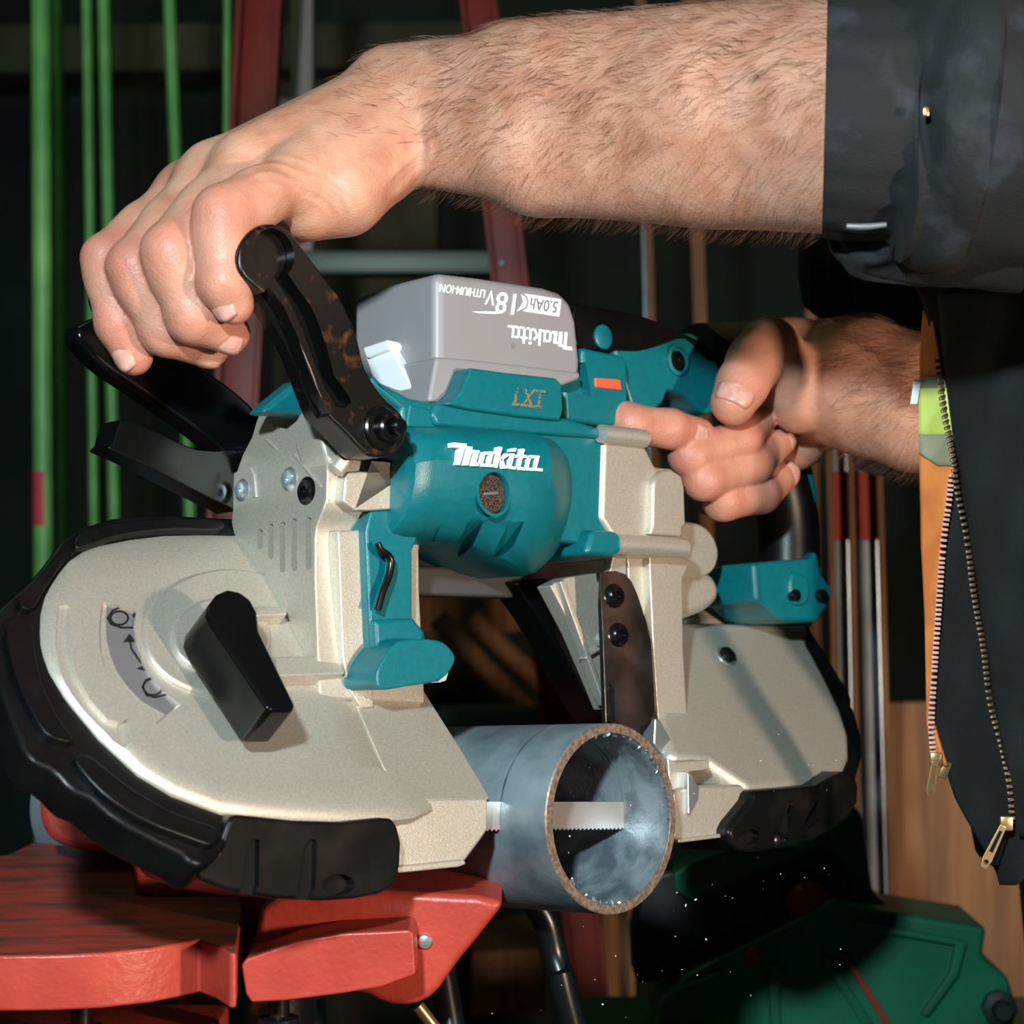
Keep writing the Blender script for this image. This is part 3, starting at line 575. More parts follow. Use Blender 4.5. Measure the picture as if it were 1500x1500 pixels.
# thumb base rolling under the tube
F1.cone(V0, P(575, 222, .955), P(500, 282, .935), .0200, .0185, .003)
F1.cone(V0, P(500, 285, .935), P(452, 305, .928), .0175, .0135, .008)
F1.cone(V0, P(452, 300, .928), P(420, 330, .955), .0130, .0115, .008)
T1 = F1.new(); T1[:] = V0
for k_, js in J1.items():
    Vf = F1.new(); R = frad[k_]
    for i in range(3):
        F1.cone(Vf, js[i], js[i+1], R[i], R[i+1], .0035)
    F1.cone(Vf, mid(js[1], js[0], .45), mid(js[1], js[2], .3), R[1]*1.01, R[1]*1.0, .005)
    T1 = np.minimum(T1, smin(V0, Vf, .009 if k_ != 'index' else .007)); redness += [(js[1], .016), (js[2], .013), (js[3], .011)]
# tendons fanning out to the knuckles
for k_, q in (('index', P(560, 135, .965)), ('middle', P(566, 118, .975)), ('ring', P(570, 108, .99))):
    s0 = J1[k_][0]+unit(np.array([-.25, -.25, 1.]))*.0092; F1.cone(T1, s0, q, .0050, .0060, .0055)
v1, f1 = F1.mesh(T1); v1 = relax(v1, f1, 3)
def vnormals(v, f):
    nr = np.zeros_like(v); fn = np.cross(v[f[:, 1]]-v[f[:, 0]], v[f[:, 2]]-v[f[:, 0]])
    for k_ in range(4): np.add.at(nr, f[:, k_], fn)
    return nr/(np.linalg.norm(nr, axis=1)[:, None]+1e-12)
def creases(v, f, c, ex, ey, r0, r1, a0, a1, wave, amp, zmax=.03):   # arcs of folded skin around a point c in the plane ex, ey
    q = v-c; x = q@ex; y = q@ey; z = np.abs(q@np.cross(ex, ey)); r = np.hypot(x, y); a_ = np.degrees(np.arctan2(y, x))
    w_ = np.clip((r-r0)/.004, 0, 1)*np.clip((r1-r)/.004, 0, 1)*np.clip((a_-a0)/15, 0, 1)*np.clip((a1-a_)/15, 0, 1)*(z < zmax)
    ph = 2*np.pi*(r+.0012*np.sin(a_*.11))/wave
    return v+vnormals(v, f)*(w_*amp*(np.maximum(np.sin(ph), -.2)-.3))[:, None]
EX, EZ = np.array([1., 0, 0]), np.array([0, 0, 1.])
v1 = creases(v1, f1, P(408, 352, .90), EX, EZ, .020, .040, 20, 120, .0052, .0006)
v1 = creases(v1, f1, P(540, 200, .93), EX, EZ, .012, .036, -75, 10, .0062, .0005)
# tendons and folds on the back of the hand: fine waves pressed into the surface
def nail_at(js, r, out, wd, ln, back=.15, r2=.011):
    d = unit(js[3]-js[2]); o_ = unit(np.array(out)-d*np.dot(out, d)); rl = r+(r2-r)*min(1, ln*back/np.linalg.norm(js[3]-js[2])); nails.append((js[3]-d*ln*back+o_*(rl-.0007), o_, d, wd, ln))
toC = lambda p: unit(CAM-p)
for k_, dx in (('index', (-.55, -.85, -.5)), ('middle', (-.1, -.8, -.8)), ('ring', (-.05, -.85, -.75)), ('little', (-.6, -.95, -.3))):
    nail_at(J1[k_], frad[k_][3], dx, .0056 if k_ == 'little' else .0062, .0125, .15, frad[k_][2])

# ---- hand on the rear grip
F2 = SDF((.035, .0, -.03), (.30, .28, .14), .00135)
gp = -.018
g2j = {'index': [(900, 612, -.030), (925, 622, gp-.004), (980, 628, gp+.002), (1024, 636, gp+.004)],
       'middle': [(985, 640, -.050), (1012, 668, gp+.002), (1086, 645, gp+.010), (1122, 600, gp+.002)],
       'ring': [(1010, 690, -.052), (1030, 702, gp+.004), (1104, 680, gp+.010), (1142, 644, gp+.000)],
       'little': [(1040, 730, -.055), (1060, 734, gp+.002), (1116, 724, gp+.006), (1148, 696, gp-.004)]}
g2r = {'index': (.0102, .0106, .0103, .0086), 'middle': (.0108, .0114, .0110, .0092), 'ring': (.0104, .0110, .0106, .0092), 'little': (.0098, .0104, .0101, .0088)}
J2 = {k_: [hA(x, y, a_) for x, y, a_ in v] for k_, v in g2j.items()}
V2 = F2.new()
wr2 = P(1200, 556, 1.165); el2 = P(1345, 590, 1.128)
F2.cone(V2, P(1178, 560, 1.178), P(1165, 640, 1.185), .0235, .019, .012)            # heel of the palm behind the grip
F2.cone(V2, P(1150, 520, 1.165), P(1190, 560, 1.165), .0210, .026, .010)
F2.cone(V2, P(1030, 505, 1.215), P(1140, 520, 1.205), .013, .02, .010)
F2.cone(V2, wr2, P(1262, 566, 1.145), .0320, .0350, .010)
F2.cone(V2, P(1262, 566, 1.145), el2, .0350, .0380, .010)
thenar = F2.new()
F2.cone(thenar, P(1172, 590, 1.140), P(1150, 545, 1.135), .0170, .0175, .008)
F2.cone(thenar, P(1150, 545, 1.135), P(1130, 520, 1.132), .0175, .016, .008)
T2 = smin(V2, thenar, .004)
th = [P(1126, 508, 1.128), P(1106, 530, 1.118), P(1088, 562, 1.106), P(1074, 590, 1.100)]
thr = (.0165, .0150, .0136, .0122)
Vt = F2.new()
for i in range(3): F2.cone(Vt, th[i], th[i+1], thr[i], thr[i+1], .004)
T2 = np.minimum(T2, smin(smin(V2, thenar, .004), Vt, .004))
for k_, js in J2.items():
    Vf = F2.new(); R = g2r[k_]
    for i in range(3): F2.cone(Vf, js[i], js[i+1], R[i], R[i+1], .0035)
    T2 = np.minimum(T2, Vf); redness += [(js[1], .014), (js[2], .015), (js[3], .012)]
redness += [(th[2], .017), (th[3], .013)]
v2, f2 = F2.mesh(T2); v2 = relax(v2, f2, 3)
for k_, dx, b_ in (('index', (.0, -1, -.25), .55), ('middle', (.9, -.55, .1), .1), ('ring', (.45, -.9, -.05), .2), ('little', (.35, -.95, .0), .2)):
    nail_at(J2[k_], g2r[k_][3], dx, .0066, .0120, b_, g2r[k_][2])
nail_at(th, thr[3], (-.12, -1, .25), .0098, .0150, .05, thr[2])

# ---- skin material: rosy knuckles from a painted attribute, fine pores
def skin_mat():
    m = bpy.data.materials.new('skin'); m.use_nodes = True; nt = m.node_tree; nd = nt.nodes; L = nt.links; b = nd['Principled BSDF']
    at = nd.new('ShaderNodeAttribute'); at.attribute_name = 'rosy'; tc = nd.new('ShaderNodeTexCoord')
    n1 = nd.new('ShaderNodeTexNoise'); n1.inputs['Scale'].default_value = 60; n1.inputs['Detail'].default_value = 5; L.new(tc.outputs['Object'], n1.inputs['Vector'])
    mx0 = nd.new('ShaderNodeMix'); mx0.data_type = 'RGBA'; mx0.inputs[6].default_value = (*lin((196, 144, 120)), 1); mx0.inputs[7].default_value = (*lin((176, 116, 92)), 1)
    mr = nd.new('ShaderNodeMapRange'); mr.inputs[1].default_value = .35; mr.inputs[2].default_value = .7; L.new(n1.outputs['Fac'], mr.inputs[0]); L.new(mr.outputs[0], mx0.inputs[0])
    mx = nd.new('ShaderNodeMix'); mx.data_type = 'RGBA'; mx.inputs[7].default_value = (*lin((188, 108, 96)), 1); L.new(mx0.outputs[2], mx.inputs[6]); L.new(at.outputs['Fac'], mx.inputs[0]); L.new(mx.outputs[2], b.inputs['Base Color'])
    b.inputs['Roughness'].default_value = .48; b.inputs['Specular IOR Level'].default_value = .45
    b.inputs['Subsurface Weight'].default_value = .12; b.inputs['Subsurface Radius'].default_value = (.004, .0015, .001); b.inputs['Subsurface Scale'].default_value = .8
    vo = nd.new('ShaderNodeTexVoronoi'); vo.inputs['Scale'].default_value = 900; L.new(tc.outputs['Object'], vo.inputs['Vector'])
    n2 = nd.new('ShaderNodeTexNoise'); n2.inputs['Scale'].default_value = 160; n2.inputs['Detail'].default_value = 6; L.new(tc.outputs['Object'], n2.inputs['Vector'])
    ad = nd.new('ShaderNodeMath'); ad.operation = 'MULTIPLY_ADD'; ad.inputs[1].default_value = .35; L.new(vo.outputs['Distance'], ad.inputs[0]); L.new(n2.outputs['Fac'], ad.inputs[2])
    bp_ = nd.new('ShaderNodeBump'); bp_.inputs['Strength'].default_value = .35; bp_.inputs['Distance'].default_value = .0012; L.new(ad.outputs[0], bp_.inputs['Height']); L.new(bp_.outputs[0], b.inputs['Normal'])
    return m
M['skin'] = skin_mat()
M['nail'] = mat('fingernail', (212, 160, 146), .20, 0, (198, 142, 128), 200, sss=.1)
M['hair'] = mat('arm_hair', (104, 66, 44), .5, 0)

person = thing('person', 'person in black jacket over an orange vest, both hands gripping the band saw', 'person', (.34, .14, FZ))
# torso inside the jacket closes the body between the two arms
TX, TY = .345, .135
def ring_loft(rows, n=40, power=2.0):
    V, F = [], []
    for z, cx, cy, rx, ry in rows:
        for k_ in range(n): t = 2*math.pi*k_/n; V.append((cx+rx*math.cos(t), cy+ry*math.sin(t), z))
    for i in range(len(rows)-1):
        for k_ in range(n): F.append([i*n+k_, i*n+(k_+1) % n, (i+1)*n+(k_+1) % n, (i+1)*n+k_])
    F += [list(range(n))[::-1], [(len(rows)-1)*n+k_ for k_ in range(n)]]
    return V, F
tv, tf = ring_loft([(-.15, TX, TY, .082, .13), (0, TX, TY, .082, .135), (.2, TX, TY, .085, .14), (.34, TX, TY, .08, .15), (.42, TX, TY, .07, .12), (.46, TX, TY, .05, .06)])
me = bpy.data.meshes.new('body')
allv = [tuple(p) for p in v1]+[tuple(p) for p in v2]; allf = [list(map(int, q)) for q in f1]+[[int(i)+len(v1) for i in q] for q in f2]
nb = len(allv)
# upper arms run from the forearms into the shoulders
def tube_vf(pts, rad, n=18):
    bm = sweep_bm(pts, rad, n=n); bm.verts.ensure_lookup_table(); bm.verts.index_update(); V = [tuple(v.co) for v in bm.verts]; F = [[v.index for v in f.verts] for f in bm.faces]; bm.free(); return V, F
sh1 = np.array([TX-.01, TY-.17, .36]); sh2 = np.array([TX-.02, TY+.17, .30])
for V_, F_ in (tube_vf([elbow1-(elbow1-wrist1)*.03, P(1440, 180, .87), P(1530, 150, .90), sh1, sh1+np.array([0, .06, .0])], [.032, .040, .044, .05, .05]), tube_vf([el2-(el2-wr2)*.2, P(1420, 600, 1.12), P(1480, 560, 1.2), sh2, sh2+np.array([0, -.05, .0])], [.034, .04, .045, .05, .05]), (tv, tf)):
    o_ = len(allv); allv += V_; allf += [[i+o_ for i in f] for f in F_]
me.from_pydata(allv, [], allf); me.update()
at = me.attributes.new('rosy', 'FLOAT', 'POINT'); AV = np.array(allv); rz = np.zeros(len(AV))
for p, r in redness: rz = np.maximum(rz, np.exp(-(np.linalg.norm(AV-p, axis=1)/r)**2)*.75)
at.data.foreach_set('value', rz)
body = obj('body', me, M['skin'], person, 80)
# fingernails
for c, o_, d, wd, ln in nails:
    s_ = np.cross(o_, d); V, F = [], []; nu, nv = 9, 9
    for i in range(nu):
        for j in range(nv):
            a_ = -1+2*i/(nu-1); b_ = -1+2*j/(nv-1)
            ww = wd*(1-.16*max(0, b_)**3-.2*max(0, -b_)**4)*(1-.0*abs(b_)); yy = b_*ln/2*(1-.16*a_*a_ if b_ > 0 else 1-.10*a_*a_)
            V.append(c+s_*a_*ww+d*yy-o_*(wd*.46*a_*a_+.0008*b_*b_)+o_*.0008)
    for i in range(nu-1):
        for j in range(nv-1): F.append([i*nv+j, (i+1)*nv+j, (i+1)*nv+j+1, i*nv+j+1])
    no = obj('fingernail', mesh(V, F), M['nail'], person, 80)
    sm = no.modifiers.new('s', 'SOLIDIFY'); sm.thickness = .0011; sm.offset = 0
# arm hair
def arm_hair(v, f, keep, count, along, L0, L1, seed):
    rng = np.random.default_rng(seed); nr = np.zeros_like(v); a_, b_, c_ = v[f[:, 0]], v[f[:, 1]], v[f[:, 2]]; fn = np.cross(b_-a_, c_-a_); np.add.at(nr, f[:, 0], fn); np.add.at(nr, f[:, 2], fn)
    nr /= np.linalg.norm(nr, axis=1)[:, None]+1e-12; ids = np.nonzero(keep(v))[0]; ids = rng.choice(ids, count); V = []; F = []
    for i in ids:
        p = v[i]; n_ = nr[i]; cl = math.sin(p[0]*190+2*math.sin(p[2]*150))*.55+rng.normal(0, .35)
        t = along-n_*np.dot(along, n_); t = unit(t); side = np.cross(n_, t); dr = unit(t*math.cos(cl)+side*math.sin(cl)-np.array([0, 0, .55])*1.0+n_*.22); dr = unit(dr-n_*min(0, np.dot(dr, n_))*1.1+n_*.12)
        L = rng.uniform(L0, L1); w_ = .000065; o0 = len(V); q = np.cross(dr, n_)
        for k_, (s_, ww) in enumerate(((0, 1), (.4, .9), (.75, .6), (1, .15))):
            c = p+dr*L*s_+n_*(L*.16*s_*(1-s_)*2)+q*L*.12*s_*s_*cl
            for t_ in (0, 2.1, 4.2): V.append(c+(q*math.cos(t_)+n_*math.sin(t_))*w_*ww)
        for k_ in range(3):
            for j in range(3): F.append([o0+k_*3+j, o0+k_*3+(j+1) % 3, o0+k_*3+3+(j+1) % 3, o0+k_*3+3+j])
    return V, F
xw = P(640, 170, .97)[0]
h1 = arm_hair(v1, f1, lambda v: (v[:, 0] < P(1214, 170, .868)[0]) & (v[:, 0] > xw+.004*np.sin(v[:, 2]*200)) | ((v[:, 0] > xw-.045) & (v[:, 2] > .165) & (np.random.rand(len(v)) < .25)), 9000, unit(wrist1-elbow1), .005, .0115, 1)
h2 = arm_hair(v2, f2, lambda v: v[:, 0] > P(1205, 560, 1.16)[0], 4200, unit(wr2-el2), .006, .013, 2)
for hv, hf in (h1, h2):
    hm = bpy.data.meshes.new('arm_hair'); hm.from_pydata([tuple(p) for p in hv], [], hf); hm.update(); tag(obj('arm_hair', hm, M['hair'], body, 80), kind='stuff')

# ---- clothing
M['jacket'] = mat('black_work_jacket', (14, 14, 16), .85, 0, (10, 10, 12), 30, bump=.35, bscale=900)
M['jacket_dusty'] = mat('dusty_black_jacket', (12, 12, 14), .85, 0, (52, 55, 62), 40, .56, .84, bump=.35, bscale=900, detail=7)
M['vest'] = mat('orange_vest', (232, 136, 66), .8, 0, (214, 116, 52), 50, bump=.2, bscale=700)
M['lime'] = mat('lime_tape', (208, 222, 112), .5, 0, (192, 206, 100), 60)
M['reflect'] = mat('grey_reflective_tape', (156, 156, 126), .5, 0, (140, 140, 112), 60)
M['zip_pink'] = mat('pale_zip_teeth', (226, 176, 160), .4, 0)
M['zip_brown'] = mat('brown_zip_teeth', (92, 70, 46), .4, .3)
M['brass'] = mat('brass', (200, 168, 116), .3, .8)
M['denim'] = mat('blue_denim', (96, 130, 160), .9, 0, (80, 112, 142), 300)
M['boot'] = mat('brown_boot', (60, 44, 32), .6)
def wav(x, y, s0): return math.sin(x*1.0+s0)+.6*math.sin(x*2.3+y*1.7+s0*2)+.4*math.sin(y*3.1-x*1.3+s0*3)
def sleeve(name, path, m, n=56, sub=8, fold=.0015, gather=None, seed=0, cap=True):
    pts = cr([np.array([*P(x, y, d), r]) for x, y, d, r in path], False, sub); V, F = [], []; xax = None
    for i, q in enumerate(pts):
        c = q[:3]; dd = unit(pts[min(i+1, len(pts)-1)][:3]-pts[max(i-1, 0)][:3])
        if xax is None: xax, yax, _ = frame_of(dd)
        else: xax = unit(xax-dd*np.dot(xax, dd)); yax = np.cross(dd, xax)
        for k_ in range(n):
            t = 2*math.pi*k_/n; r = q[3]
            f_ = fold*(wav(3*math.sin(t)+i*.16, 2.2*math.cos(t)+i*.09, seed)*.7+1.2*(1-abs(math.sin(1.7*math.sin(t+.4)+i*.13+seed)))**3-.9*(1-abs(math.sin(2.3*math.cos(t)-i*.10+seed*2)))**4)*min(1, i/6+.25)
            if gather and i < gather: f_ = .0010*math.sin(t*19+.6*math.sin(i*.3))+.0011*(abs(math.sin(t*7.5+.4*math.sin(i*.2)))**.5-.6)+.0006*math.sin(t*31+i*.05)
            V.append(c+(xax*math.cos(t)+yax*math.sin(t))*(r+f_))
    m_ = len(pts)
    for i in range(m_-1):
        for k_ in range(n): F.append([i*n+k_, i*n+(k_+1) % n, (i+1)*n+(k_+1) % n, (i+1)*n+k_])
    if cap: F += [list(range(n))[::-1], [(m_-1)*n+k_ for k_ in range(n)]]
    return obj(name, mesh(V, F), m, person, 80)
sl = sleeve('jacket_sleeve', [(1208, 168, .868, .0492), (1234, 168, .867, .0502), (1268, 169, .866, .0506), (1306, 170, .866, .0512), (1342, 172, .866, .0605), (1405, 178, .866, .0655), (1460, 180, .868, .0640), (1540, 170, .885, .0680), (1700, 120, .93, .0780), (1830, 20, .965, .075)], M['jacket_dusty'], gather=26, fold=.0030, seed=1)
sleeve('sleeve_fold', [(1214, 338, .893, .0030), (1240, 350, .890, .0085), (1275, 362, .888, .0125), (1320, 368, .884, .0150), (1370, 352, .880, .022), (1440, 320, .880, .034)], M['jacket_dusty'], fold=.0012, seed=3)
sleeve('cuff_snap', [(1240, 331, .832, .0011), (1266, 332, .832, .0013), (1298, 329, .832, .0010)], M['steel'], n=10, fold=0)
sleeve('far_sleeve', [(1178, 400, 1.225, .020), (1215, 398, 1.225, .030), (1270, 398, 1.22, .036), (1340, 396, 1.21, .045), (1450, 350, 1.22, .06), (1560, 250, 1.25, .06)], M['jacket'], fold=.002, seed=5)
sleeve('far_cuff', [(1250, 668, 1.150, .006), (1280, 664, 1.146, .013), (1310, 655, 1.142, .018), (1350, 626, 1.140, .036), (1400, 600, 1.15, .044)], M['jacket'], fold=.0012, seed=6)
jv, jf = ring_loft([(-.19+.02*i, TX+.01, TY, .098+.004*math.sin(i*1.3), .160+.006*math.sin(i*.9+1)) for i in range(31)]+[(.44, TX+.01, TY, .07, .11), (.47, TX+.01, TY, .05, .05)], 48)
obj('jacket_body', mesh(jv, jf), M['jacket'], person, 80)
def pdepth(x): return 1.050-.070*min(max((x-1350)/190, 0), 1.2)
def panel(name, rows, m, parent, dd=0, cols=16, fold=.0016, thick=.0024, seed=0, lift=None):
    V, F = [], []
    ys = [r[0] for r in rows]; Y = np.linspace(ys[0], ys[-1], max(int((ys[-1]-ys[0])/9), 6))
    xl = np.interp(Y, ys, [r[1] for r in rows]); xr = np.interp(Y, ys, [r[2] for r in rows])
    for y, a_, b_ in zip(Y, xl, xr):
        for j in range(cols+1):
            x = a_+(b_-a_)*j/cols; V.append(P(x, y, pdepth(x)+dd+fold*wav(x*.035, y*.012, seed)))
    k_ = cols+1
    for i in range(len(Y)-1):
        for j in range(cols): F.append([i*k_+j, i*k_+j+1, (i+1)*k_+j+1, (i+1)*k_+j])
    o_ = obj(name, mesh(V, F), m, parent, 80); sm = o_.modifiers.new('s', 'SOLIDIFY'); sm.thickness = thick; sm.offset = 0
    return o_
jp = panel('jacket_front', [(395, 1330, 1580), (440, 1352, 1580), (470, 1362, 1580), (520, 1370, 1580), (580, 1380, 1580), (640, 1388, 1580), (690, 1394, 1580), (740, 1384, 1580), (800, 1378, 1580), (900, 1372, 1580), (1000, 1367, 1580), (1080, 1366, 1580), (1120, 1384, 1580), (1170, 1402, 1565), (1210, 1424, 1545), (1245, 1446, 1530), (1275, 1462, 1510), (1296, 1468, 1490)], M['jacket'], person, 0, 28, .0022, .003, 2)
panel('jacket_flap', [(430, 1376, 1580), (520, 1384, 1580), (640, 1400, 1580), (740, 1418, 1580), (850, 1434, 1580), (950, 1448, 1580), (1050, 1462, 1580), (1130, 1478, 1575), (1200, 1488, 1565), (1225, 1496, 1550)], M['jacket'], person, -.010, 20, .0022, .003, 4)
vest = panel('vest', [(455, 1354, 1366), (520, 1349, 1378), (560, 1348, 1384), (640, 1346, 1394), (685, 1348, 1398), (740, 1350, 1388), (800, 1351, 1381), (900, 1356, 1374), (1000, 1358, 1369), (1060, 1359, 1368), (1100, 1366, 1380), (1122, 1380, 1388)], M['vest'], person, -.004, 8, .0012, .002, 5)
panel('lime_stripe', [(566, 1346.5, 1386), (640, 1345.5, 1395)], M['lime'], vest, -.0062, 6, .0012, .001, 5)
panel('reflective_edge', [(552, 1347.5, 1384), (568, 1347, 1386)], M['reflect'], vest, -.0066, 6, .0012, .001, 5)
panel('reflective_edge', [(636, 1345.5, 1395), (664, 1346, 1397), (682, 1374, 1397)], M['reflect'], vest, -.0066, 6, .0012, .001, 5)
obj('torn_lining', box_bm(P(1341, 574, 1.042), (.0018, 0, 0), (0, .0006, 0), unit((.15, 0, 1))*.0062, .0003), M['white_clip'], person)
obj('loose_thread', box_bm(P(1356, 164, .808), (.0011, 0, 0), (0, .0012, 0), (0, 0, .0017), .0005), M['brass'], person)
def zipper(name, path, m, dd, step=.0021, w_=.0016, parent=person):
    pts = [P(x, y, pdepth(x)+dd) for x, y in cr(path, False, 30)]; bms = []; acc = 0
    for p, q in zip(pts[:-1], pts[1:]):
        acc += np.linalg.norm(q-p)
        if acc >= step:
            acc = 0; d = unit(q-p); s_ = unit(np.cross(d, (0, 1, 0))); bms.append(box_bm(q, s_*w_, d*step*.32, np.array([0, .0010, 0]), .0003))
    tag(joined(name, bms, m, parent), kind='stuff')
zipper('zipper_teeth', [(1394, 690), (1390, 730), (1381, 800), (1374, 900), (1367, 1000), (1364, 1060), (1367, 1108)], M['zip_pink'], -.0085)
zipper('zipper_teeth', [(1372, 520), (1382, 600), (1394, 660), (1402, 720), (1416, 790), (1426, 870), (1440, 950), (1450, 1030), (1466, 1090), (1478, 1150), (1482, 1200)], M['zip_brown'], -.0150, .0026, .0014)
def zip_pull(c, d, L, m, nm='zipper_pull'):
    d = unit(d); s_ = np.cross(d, (0, 1, 0)); w0, w1 = .0016, .0024
    out = [c-s_*w0, c-s_*w1+d*L*.8, c-s_*w1*.6+d*L, c+s_*w1*.6+d*L, c+s_*w1+d*L*.8, c+s_*w0]
    o_ = prism(nm, out, np.array([0, .0012, 0]), m, person, .0003)
    h = [c+d*L*.86+(s_*math.cos(t)+d*math.sin(t))*.0013 for t in [2*math.pi*k_/12 for k_ in range(12)]]
    h2_ = [c+s_*x_+d*L*y_ for x_, y_ in ((-.0008, .12), (-.001, .62), (.001, .62), (.0008, .12))]
    carve(o_, [prism_bm([p-np.array([0, .005, 0]) for p in h], np.array([0, .01, 0]), 0), prism_bm([p-np.array([0, .005, 0]) for p in h2_], np.array([0, .01, 0]), 0)])
zip_pull(P(1370, 1116, 1.030), P(1362, 1170, 1.030)-P(1370, 1116, 1.030), .0175, M['brass'])
zip_pull(P(1470, 1210, .985), P(1440, 1272, .985)-P(1470, 1210, .985), .0220, M['brass'])
for x, y, d in ((1371, 1112, 1.032), (1474, 1206, .987)): obj('zipper_slider', box_bm(P(x, y, d), (.0030, 0, 0), (0, .0018, 0), (0, 0, .0034), .0008), M['brass'], person)
obj('zipper_stop', box_bm(P(1384, 1128, 1.034), unit((.35, 0, 1))*.0042, (0, .0010, 0), unit((1, 0, -.35))*.0022, .0004), M['brass'], person)
for sx in (-.085, .085):
    lv_, lf_ = ring_loft([(FZ+.05, TX+.06, TY+sx, .06, .06), (-.6, TX+.05, TY+sx, .068, .07), (-.3, TX+.04, TY+sx, .08, .085), (-.12, TX+.03, TY+sx*.9, .088, .09)], 24); obj('trouser_leg', mesh(lv_, lf_), M['denim'], person, 60)
    bv_, bf_ = ring_loft([(FZ, TX+.02, TY+sx, .13, .05), (FZ+.03, TX+.02, TY+sx, .13, .05), (FZ+.07, TX+.04, TY+sx, .09, .048), (FZ+.13, TX+.06, TY+sx, .06, .055)], 24); obj('boot', mesh(bv_, bf_), M['boot'], person, 50)

# ================================================================== pipe vise on its stand
M['red'] = mat('chipped_red_paint', (176, 64, 50), .38, 0, (164, 56, 44), 30, bump=.35, bscale=240)
M['red_worn'] = mat('worn_red_paint', (166, 58, 46), .42, 0, (92, 54, 48), 26, .42, .66, bump=.3, bscale=160, stretch=(1, 3.5, 1), detail=7)
M['leg_black'] = mat('black_steel_leg', (20, 20, 22), .3, .3, (78, 54, 36), 60, .62, .74)
VZ = loc(pc)[0]*0-.1905
vise = thing('pipe_vise', 'red painted pipe vise under the saw, its worn top shelf holding the steel pipe', 'vise', (-.1, .02, FZ))
vz = -.1865
shelf = [(-120, 1398), (0, 1400), (80, 1399), (150, 1396), (220, 1389), (266, 1381), (292, 1376), (316, 1384), (336, 1396), (346, 1396), (356, 1330), (340, 1270), (250, 1262), (150, 1243), (50, 1233), (10, 1252), (-120, 1262)]
sh_ = prism('shelf', [hZ(x, y, vz) for x, y in shelf], (0, 0, -.0235), [M['red'], M['red_worn']], vise, .0022, 3)
for pl in sh_.data.polygons: pl.material_index = 1 if pl.normal.z > .9 else 0
prism('jaw_lip', polyD([(353, 1414), (362, 1404), (433, 1379), (500, 1367), (600, 1362), (606, 1368), (609, 1428), (560, 1446), (500, 1456), (420, 1466), (368, 1469), (360, 1456)], .905), (0, .05, 0), M['red'], vise, .003, 3)
prism('jaw_plate', polyD([(540, 1458), (556, 1468), (575, 1473), (594, 1474), (612, 1471), (630, 1462), (644, 1448), (656, 1430), (672, 1408), (700, 1374), (722, 1346), (740, 1322), (700, 1312), (560, 1305), (420, 1310), (380, 1330), (370, 1400), (430, 1440)], .935), (0, .09, 0), M['red'], vise, .004, 3)
lathe('rivet', P(622, 1379, .934), (0, -1, 0), [(.0034, -.004), (.0034, .0005), (.0028, .0014), (.001, .0018)], M['steel'], vise, 18)
prism('saddle', polyD([(190, 1252), (250, 1268), (420, 1285), (600, 1290), (742, 1318), (700, 1372), (420, 1400), (200, 1330)], 1.02), (0, .16, 0), M['red'], vise, .004, 3)
prism('jaw_drum', polyD(cr([(58, 1168), (90, 1130), (140, 1140), (190, 1190), (210, 1245), (150, 1250), (90, 1240), (62, 1215)], True, 3), 1.10), (0, .08, 0), M['red'], vise, .006, 3)
for bx, by in ((120, 1492), (408, 1480)):
    lathe('clamp_bolt', P(bx, by, .93)+np.array([0, 0, .012]), (0, 0, -1), [(.005, 0), (.005, .014), (.009, .015), (.009, .022), (.004, .023)], M['leg_black'], vise, 12)
obj('lower_shelf', box_bm(P(40, 1540, .95), (.085, 0, 0), (0, .05, 0), (0, 0, .010), .003), M['red'], vise)
sweep('stand_post', [(-.12, .04, -.20), (-.12, .04, FZ+.1)], .028, M['leg_black'], vise, n=20)
sweep('stand_leg', cr([P(780, 1318, 1.03), P(800, 1350, 1.03), P(812, 1400, 1.03), P(828, 1450, 1.025), P(842, 1520, 1.02), np.array([.12, .05, -.6]), np.array([.22, .1, FZ+.01])], False, 6), .0068, M['leg_black'], vise, n=14)
sweep('stand_leg', [P(640, 1380, 1.0), P(660, 1500, .99), np.array([.0, -.25, FZ+.01])], .0068, M['leg_black'], vise, n=14)
sweep('stand_leg', [(-.12, .06, -.21), (-.35, .4, FZ+.01)], .012, M['leg_black'], vise, n=14)
sweep('brass_rod', [P(612, 1474, .98), P(640, 1510, .98), P(700, 1600, .985)], .0032, M['brass'], vise, n=12)
# metal chips falling from the cut
M['chip'] = mat('bright_chip', (236, 238, 240), .3, .2)
chips = []
for i in range(60):
    y = 1060+440*random.random()**.8; x = random.gauss(1010, 130) if y > 1180 else random.uniform(840, 1250); d = random.uniform(.93, 1.02); s_ = random.uniform(.00010, .00030)
    chips.append(box_bm(P(x, y, d), unit(np.random.randn(3))*s_, unit(np.random.randn(3))*s_, unit(np.random.randn(3))*s_))
ch = joined('metal_chips', chips, M['chip'], None); tag(ch, 'fine bright metal chips flying below the cut pipe', 'metal chips', kind='stuff')

